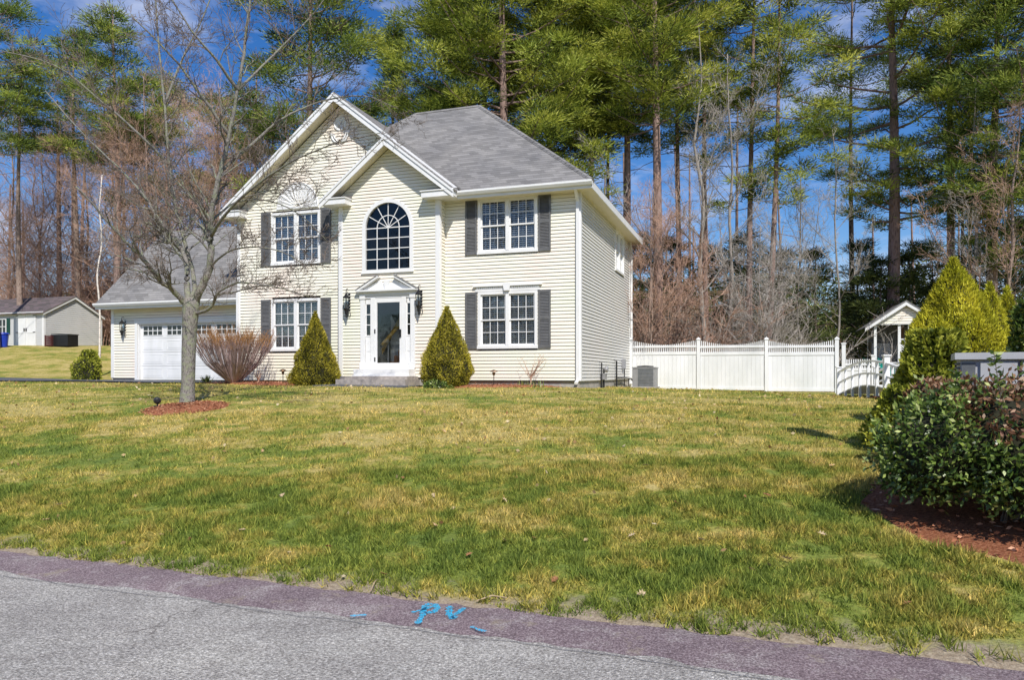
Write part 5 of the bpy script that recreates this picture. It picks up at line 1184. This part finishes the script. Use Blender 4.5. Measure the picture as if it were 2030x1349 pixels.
def bare_tree(px,Y,H,label,mat='greybark',tmat='twiggrey',tr=.12,seed=0,spread=.35,first=.25,dens=.8,lean=0,multi=1,group='leafless trees at the wood edge',twl=1.3,name='leafless_tree'):
    rr=random.Random(seed*7+3); x=(px-CX)/F*Y; g0=G(x,Y); r=empty(name,(x,Y,g0),0); tag(r,label,'tree',group); T=MB(); W_=MB()
    for m_ in range(multi):
        lx=lean+(rr.uniform(-.2,.2)*multi if multi>1 else 0); ly=rr.uniform(-.15,.15); 
        P=[(0,0,-.1)]; k=6
        for i in range(1,k+1): f_=i/k; P.append((lx*H*.25*f_**1.3+rr.gauss(0,.03)*H*.25,ly*H*.2*f_+rr.gauss(0,.03)*H*.2,H*f_))
        limb(T,W_,P,tr/(multi**.5),.02,rr,dens=.28*dens*(H/10)**-.3,twl=twl*1.4,sides=6,tmin=first)
        nl=int(7*dens)
        for j in range(nl):
            f_=first+(.85-first)*j/nl; i=min(int(f_*k),k-1); p=Vector(P[i]).lerp(Vector(P[i+1]),f_*k-i); a=rr.uniform(0,6.28); l=H*spread*rr.uniform(.5,1.1)*(1.1-f_); d=Vector((math.cos(a),math.sin(a),0))
            limb(T,W_,[p,p+d*l*.35+Vector((0,0,l*.35)),p+d*l*.7+Vector((0,0,l*.8)),p+d*l*.9+Vector((0,0,l*1.3))],tr*.38*(1.1-f_),.012,rr,dens=.55,twl=twl,sides=5)
    T.build('trunk',M[mat],r,smooth=True); W_.build('crown',M[tmat],r); return r

def pine(px,Y,H,cb,Rr,tr,label,seed=0,dens=1.0,mat='pineA',bark='pinebark',group='tall pines in the wood behind the house',lean=0.0,shape='tall',stubs=True,cl=1.0,name='pine_tree'):
    rr=random.Random(seed*13+1); x=(px-CX)/F*Y; g0=G(x,Y); r=empty(name,(x,Y,g0),0); tag(r,label,'tree',group)
    T=MB(); n=12; pts=[]
    for i in range(n+1):
        f_=i/n; pts.append(Vector((lean*H*f_+.12*math.sin(f_*5+seed)*tr*4,.1*math.sin(f_*4+seed*2),-.2+(H+.2)*f_)))
    T.tube(pts,[tr*(1.12 if i==0 else (1-.88*(i/n)**1.1)) for i in range(n+1)],12)
    def tp(z): f_=min(max(z/H,0),.999)*n; i=int(f_); return pts[i].lerp(pts[min(i+1,n)],f_-i)
    C_=[];D_=[];S_=[]
    z=cb; 
    while z<H-.3:
        t=(z-cb)/(H-cb); 
        if shape=='spire': pr=(1-t)**.9+.06
        elif shape=='round': pr=math.sin(math.pi*min(.15+t*.85,1))**.6+.12
        else: pr=(math.sin(math.pi*(.22+.72*t)))**.8+.08
        m_=rr.choice([3,3,4,4]) if dens>.7 else rr.choice([1,2,2,3])
        for b_ in range(m_):
            a=rr.uniform(0,6.28); L=Rr*pr*rr.uniform(.55,1.15)
            if L<.25: continue
            el=rr.uniform(-.05,.30)+.5*t; p=tp(z+rr.uniform(-.25,.25)); d=Vector((math.cos(a),math.sin(a),el)); B=[p]
            for k in range(1,6): f_=k/5; B.append(p+Vector((d.x*L*f_,d.y*L*f_,el*L*f_+.10*L*f_*f_-.06*L*math.sin(f_*3.1)+rr.gauss(0,.02)*L)))
            T.tube(B,[max(.045*tr/.25*(1-.8*k/5)*(L/3)**.5,.008) for k in range(6)],4,False)
            nc=int(max(3,L*2.3*cl))
            for c in range(nc):
                f_=rr.uniform(.32,1.02)**.8; i=min(int(f_*5),4); q=B[i].lerp(B[i+1],min(f_*5-i,1)); w=L*.26*(1.15-f_*.6)
                s_=Vector((-d.y,d.x,0))*rr.uniform(-1,1)*w*1.3
                C_.append(q+s_+Vector((0,0,rr.uniform(-.02,.22)))); D_.append(d+s_*.6); S_.append(rr.uniform(-.26,.24)+(.14*f_-.1))
        z+=rr.uniform(.46,.86)/(.75+.35*dens)
    if stubs:
        for k in range(int((cb-2)*1.6)):
            z=rr.uniform(2,cb+.5); a=rr.uniform(0,6.28); L=rr.uniform(.5,1.8); p=tp(z); e=p+Vector((math.cos(a)*L,math.sin(a)*L,rr.uniform(-.35,.25)*L)); m2=p.lerp(e,.5)+Vector((0,0,.1)); T.tube([p,m2,e],[.018,.013,.006],4,False)
            for j in range(2): q=m2.lerp(e,rr.random()); T.tube([q,q+Vector((rr.gauss(0,.3),rr.gauss(0,.3),rr.gauss(0,.12)))],[.008,.004],3,False)
    T.build('trunk',M[bark],r,smooth=True)
    c=np.array([tuple(p) for p in C_]); d=np.array([tuple(p) for p in D_]); s_=np.array(S_); per=int(105*max(dens,.8)); K=len(c)
    sz=(.20+.12*rng.random(K))*(1.15 if dens>.9 else 1)
    off=rng.normal(size=(K,per,3))*sz[:,None,None]*np.array([1,1,.38]); cc=(c[:,None,:]+off).reshape(-1,3)
    dd=(d[:,None,:]*.35+off/sz[:,None,None]*.75+rng.normal(size=(K,per,3))*.32+np.array([0,0,.35])).reshape(-1,3)
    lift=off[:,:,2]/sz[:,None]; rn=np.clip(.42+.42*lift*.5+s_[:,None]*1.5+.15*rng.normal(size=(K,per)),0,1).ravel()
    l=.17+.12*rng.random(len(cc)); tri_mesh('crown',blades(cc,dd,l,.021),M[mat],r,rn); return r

def topz(py,Y): return EYE+(HZ-py)/F*Y
# tall pines, right half
pine(1000,32,25,3.5,4.3,.28,'broad dense pine rising straight behind the hip roof',1,1.25,shape='tall',cl=1.25)
pine(965,36,24,5,3.0,.22,'narrower pine filling the left side of the dense pine behind the roof',2,1.1,cl=1.2)
pine(1092,35,24,8,3.2,.22,'pine pressed against the right side of the broad dense one',3,1.1,cl=1.1)
pine(1173,34,26,12.2,2.8,.16,'slim dark pine trunk just beyond the right roof slope',4,1.0)
pine(1203,40,27,13.5,2.8,.13,'thinnest straight pine between two dark ones right of the roof',5,.9,mat='pineB')
pine(1240,33,27,12.0,3.0,.21,'dark thick pine right above the house side eave',6,1.05)
pine(1300,31,26,11.5,3.2,.24,'brown trunked pine with low broken stubs right of the house side',7,1.1,bark='pinebark')
pine(1345,38,26,12.5,3.0,.17,'slender pine behind the tangle of leafless twigs',8,.9,mat='pineB')
pine(1400,36,26,13.0,3.2,.16,'pine with high crown behind the leafless tree of many limbs',9,.85)
pine(1490,34,24,9.0,2.7,.17,'left of the twin pines with flat needle plates in open sky',10,.55,cl=1.25)
pine(1524,33,22,8.8,2.9,.16,'right of the twin pines, trunk leaning right in open sky',11,.55,lean=.025,cl=1.25)
pine(1768,36,27,8.6,4.8,.34,'largest pine trunk with pinkish bark standing behind the playhouse roof',12,.6,bark='pinkbark',cl=1.5)
pine(1883,34,24,9.2,3.6,.21,'straight pine behind the largest golden arborvitae',13,.6,cl=1.4,bark='pinkbark')
pine(1690,42,27,14.5,3.6,.18,'distant high crowned pine left of the largest trunk',15,.7,mat='pineB')
pine(1975,33,25,7.5,3.6,.24,'dark shaggy pine near the right edge of the picture',16,1.0,mat='pineB')
pine(2050,31,25,6.0,3.8,.24,'half seen dark pine at the extreme right',17,1.0,mat='pineB')
# left half
pine(782,40,topz(14,40)-1.2,4.0,2.3,.17,'pointed spire pine alone in blue sky left of the hip roof',20,1.0,mat='pineB',shape='spire')
pine(700,38,13.2,4,2.8,.17,'short pine just left of the spire pine behind the front gable',21,1.0)
pine(862,39,15.5,4,2.6,.17,'low bushy pine between the spire and the dense pine above the roof ridge',22,1.1)
pine(612,34,23,7.0,3.3,.23,'big dark pine above the left slope of the front gable',23,1.0,mat='pineB',cl=1.15)
pine(540,40,15,6,3.0,.2,'pine left of the big dark one over the gable eave',24,.9,mat='pineB')
pine(228,38,topz(22,38)-2.8,10.0,3.6,.20,'bushy topped pine high on the left above the garage',25,1.0,mat='pineB',cl=1.2,shape='spire')
pine(150,42,topz(45,42)-3.5,11.5,2.9,.19,'brown trunked pine left of the bushy topped one',26,.85,mat='pineB',bark='brownbark',shape='spire')
pine(40,40,topz(80,40)-3.5,11,2.9,.17,'pine at far left with crown ending below the cloud',27,.8,mat='pineB',bark='brownbark',shape='spire')
pine(-8,36,17,10,2.6,.18,'half seen pine at the left picture edge',28,.9,mat='pineB',bark='brownbark')
pine(330,44,16,8,2.6,.15,'distant pine behind the upper limbs of the lawn tree',29,.8,mat='pineB')
pine(430,43,15.5,8.0,2.5,.15,'distant pine showing between lawn tree and gable eave',30,.8,mat='pineB')
pine(265,47,15,8,2.6,.15,'faint distant pine between bushy pine and lawn tree',31,.8,mat='pineB')
# leafless trees
BT=[(22,44,15,'brownbark','twigred','russet leafless tree at the far left behind the shed'),
(78,46,14,'brownbark','twigred','russet leafless tree above the left part of the shed roof'),
(118,44,14,'brownbark','twigred','slim russet tree rising over the middle of the shed roof'),
(176,45,15,'brownbark','twigred','leafless tree over the right end of the shed roof'),
(236,39,15,'brownbark','twigred','brown leafless tree above the left end of the garage roof'),
(290,37,14,'brownbark','twigred','leafless tree behind the middle of the garage roof'),
(360,40,14.5,'brownbark','twigred','leafless tree behind the garage ridge near the lawn tree'),
(445,36,14.5,'brownbark','twigred','leafless tree close to the gable eave on the left'),
(505,38,15,'greybark','twigred','leafless tree half hidden by the gable slope')]
for k,(px,Y,H,b_,t_,lab) in enumerate(BT): bare_tree(px,Y,H,lab,b_,t_,.085,k+1,dens=1.35,twl=1.6,spread=.4,multi=1+(k%3==1))
bare_tree(196,29.5,8.3,'thin white birch stem just left of the garage roof edge','birch','twiggrey',.05,31,dens=.3,first=.6,spread=.15,twl=.7,name='birch_tree',group=None)
BR=[(1392,30,15.5,'greybark','twiggrey',.13,'tall leafless tree with many upswept limbs right of the house'),
(1448,31,14.5,'greybark','twiggrey',.10,'leafless tree left of the twin pines with a curved trunk'),
(1290,29,8.0,'brownbark','twigred',.07,'low russet tangle tree next to the house side wall'),
(1345,31,8.5,'brownbark','twigred',.08,'brown bushy leafless tree over the first fence panel'),
(1506,30.5,7.0,'greybark','twiggrey',.06,'pale multi stemmed sapling behind the middle fence panel'),
(1585,35,11.5,'greybark','twiggrey',.06,'thin grey sapling over the right fence panel'),
(1660,33,12.0,'greybark','twiggrey',.06,'spindly sapling behind the tall fence end post'),
(1925,32,14,'greybark','twiggrey',.11,'leaning leafless tree right of the largest arborvitae'),
(2000,30,12.5,'brownbark','twigred',.11,'russet leafless tree in the upper right corner area'),
(1222,36,9,'brownbark','twigred',.08,'leafless tree peeking over the roof slope at the house side')]
for k,(px,Y,H,b_,t_,tr_,lab) in enumerate(BR): bare_tree(px,Y,H,lab,b_,t_,tr_,40+k,dens=.9,twl=1.2,spread=.38,multi=3 if k in (2,4) else 1,lean=.04*((k%3)-1),first=.12 if k in (2,3,4) else .25)
# low evergreens behind the fence
LE=[(1268,38,8.0),(1330,40,8.4),(1415,37,7.4),(1475,39,8.5),(1545,36,7.2),(1618,38,7.7),(1700,40,8.4),(1800,37,7.5),(1850,40,8.2),(1935,37,8),(2010,36,8.6),(1748,36,6.5)]
labs=['against the house side eave','behind the brown bushy tree','below the tree of many limbs','left of the twin pines foot','right of the twin pines foot','over the third fence panel','left of the playhouse roof','just right of the pinkish trunk','between trunk and arborvitae','behind the arborvitae row','at the right picture edge','directly left of the pinkish trunk foot']
for k,((px,Y,H),lab) in enumerate(zip(LE,labs)): pine(px,Y,H,.8,2.6,.11,'low dark understory evergreen '+lab,60+k,.9,mat='under',shape='spire',stubs=False,group='low evergreens behind the fence',name='understory_evergreen')

# brush and the far wood: nobody could count these
def brush(name,label,boxes,mat,n,seed,hh=(1.5,4.5),leafy=None):
    rr=random.Random(seed); mb=MB()
    for k in range(n):
        x0,x1,y0,y1,hs=rr.choice(boxes); x=rr.uniform(x0,x1); y=rr.uniform(y0,y1); g0=G(x,y); H=rr.uniform(*hh)*hs
        p=Vector((x,y,g0)); d=Vector((rr.gauss(0,.3),rr.gauss(0,.3),1)).normalized(); pts=[p]; 
        for j in range(5): d=(d+Vector((rr.gauss(0,.22),rr.gauss(0,.22),rr.gauss(0,.1)))).normalized(); p=p+d*H/5; pts.append(p)
        mb.tube(pts,[.022*(1-.15*j) for j in range(6)],3,False)
        for q_ in pts[1:]:
            for j in range(3):
                dd=(d+Vector((rr.gauss(0,.8),rr.gauss(0,.8),rr.gauss(0,.4)))).normalized(); l=H*rr.uniform(.12,.3); e=q_+dd*l; mb.tube([q_,e],[.010,.006],3,False)
                for jj in range(2): e2=e+(dd+Vector((rr.gauss(0,.7),rr.gauss(0,.7),rr.gauss(0,.5)))).normalized()*l*.6; mb.tube([q_.lerp(e,.7),e2],[.007,.004],3,False)
    o=mb.build(name,M[mat]); tag(o,label,'brush',kind='stuff'); return o
brush('brush','dense russet brush along the left wood edge',[(-36,-14,43,49,1.5),(-34,-9,43,49,1.7),(-30,-4,42,50,1.9)],'twigred',800,5,(2.0,5.0))
brush('brush','tangled grey and russet brush behind the fence',[(6,12,30,34,.9),(5,14,31,37,1.0),(12,24,31,38,.8)],'twiggrey',330,6,(1.5,4.2))
brush('brush','russet brush next to the house side wall',[(5.2,9.5,30,34,1.0)],'twigred',110,8,(2,4.2))
n=150000; X=rng.random(n)*140-70; Yf=55+rng.random(n)*25+.1*np.abs(X); hg=np.array([6.0+4.5*mnoise.noise(Vector((float(a)*.16,float(b)*.1,0)))+3*mnoise.noise(Vector((float(a)*.7,0,3))) for a,b in zip(X,Yf)])
hg=hg*np.where(X<-8,.75,1.25)
c=np.stack([X,Yf,ground(X,Yf)+hg*rng.random(n)],1); d=rng.normal(size=(n,3)); d[:,2]=abs(d[:,2])
g=tri_mesh('far_wood',blades(c,d,.75,.11),M['under']); tag(g,'dark distant wood closing the view between the trunks','wood',kind='stuff')
brush('far_brush','hazy brown mass of distant leafless trees',[(-62,-8,52,66,1.5),(8,48,52,66,.9)],'twigred',700,9,(3.0,6.0))
mb=MB()
for k in range(70):
    x=random.uniform(-55,50); y=random.uniform(50,75); h=random.uniform(13,22); mb.tube([(x,y,G(x,y)),(x+random.gauss(0,.4),y,G(x,y)+h)],[random.uniform(.12,.24),.06],5,False)
g=mb.build('far_trunks',M['pinebark']); tag(g,'distant thin tree trunks standing in the wood','wood',kind='stuff')

# lamp post that stands just outside the right edge and throws its long shadow on the lawn
lx,ly=5.16,6.9; o=empty('lamp_post',(lx,ly,G(lx,ly)),0); tag(o,'lamp post at the right edge whose long thin shadow lies across the lawn','lamp post')
mb=MB(); mb.lathe([(.09,0),(.09,.5),(.05,.55),(.042,3.5)],(0,0,0),12); mb.build('pole',M['black'],o)
mb=MB(); mb.lathe([(.10,3.5),(.16,3.55),(.21,4.05),(.25,4.08),(.16,4.2),(.04,4.3),(.03,4.36)],(0,0,0),8); mb.build('lamp_head',M['black'],o)

# unseen wood added across the street, to give the window panes a reflection
n=30000; X=rng.random(n)*150-75; Yf=-42-rng.random(n)*10; hg=np.array([11+6*mnoise.noise(Vector((float(a)*.15,5,0)))+4*mnoise.noise(Vector((float(a)*.6,9,3))) for a in X])
c=np.stack([X,Yf,hg*rng.random(n)],1); d=rng.normal(size=(n,3)); d[:,2]=abs(d[:,2])
g=tri_mesh('added_opposite_wood',blades(c,d,1.0,.28),M['under']); tag(g,'unseen dark wood added across the street for the window panes to mirror','wood',kind='stuff')
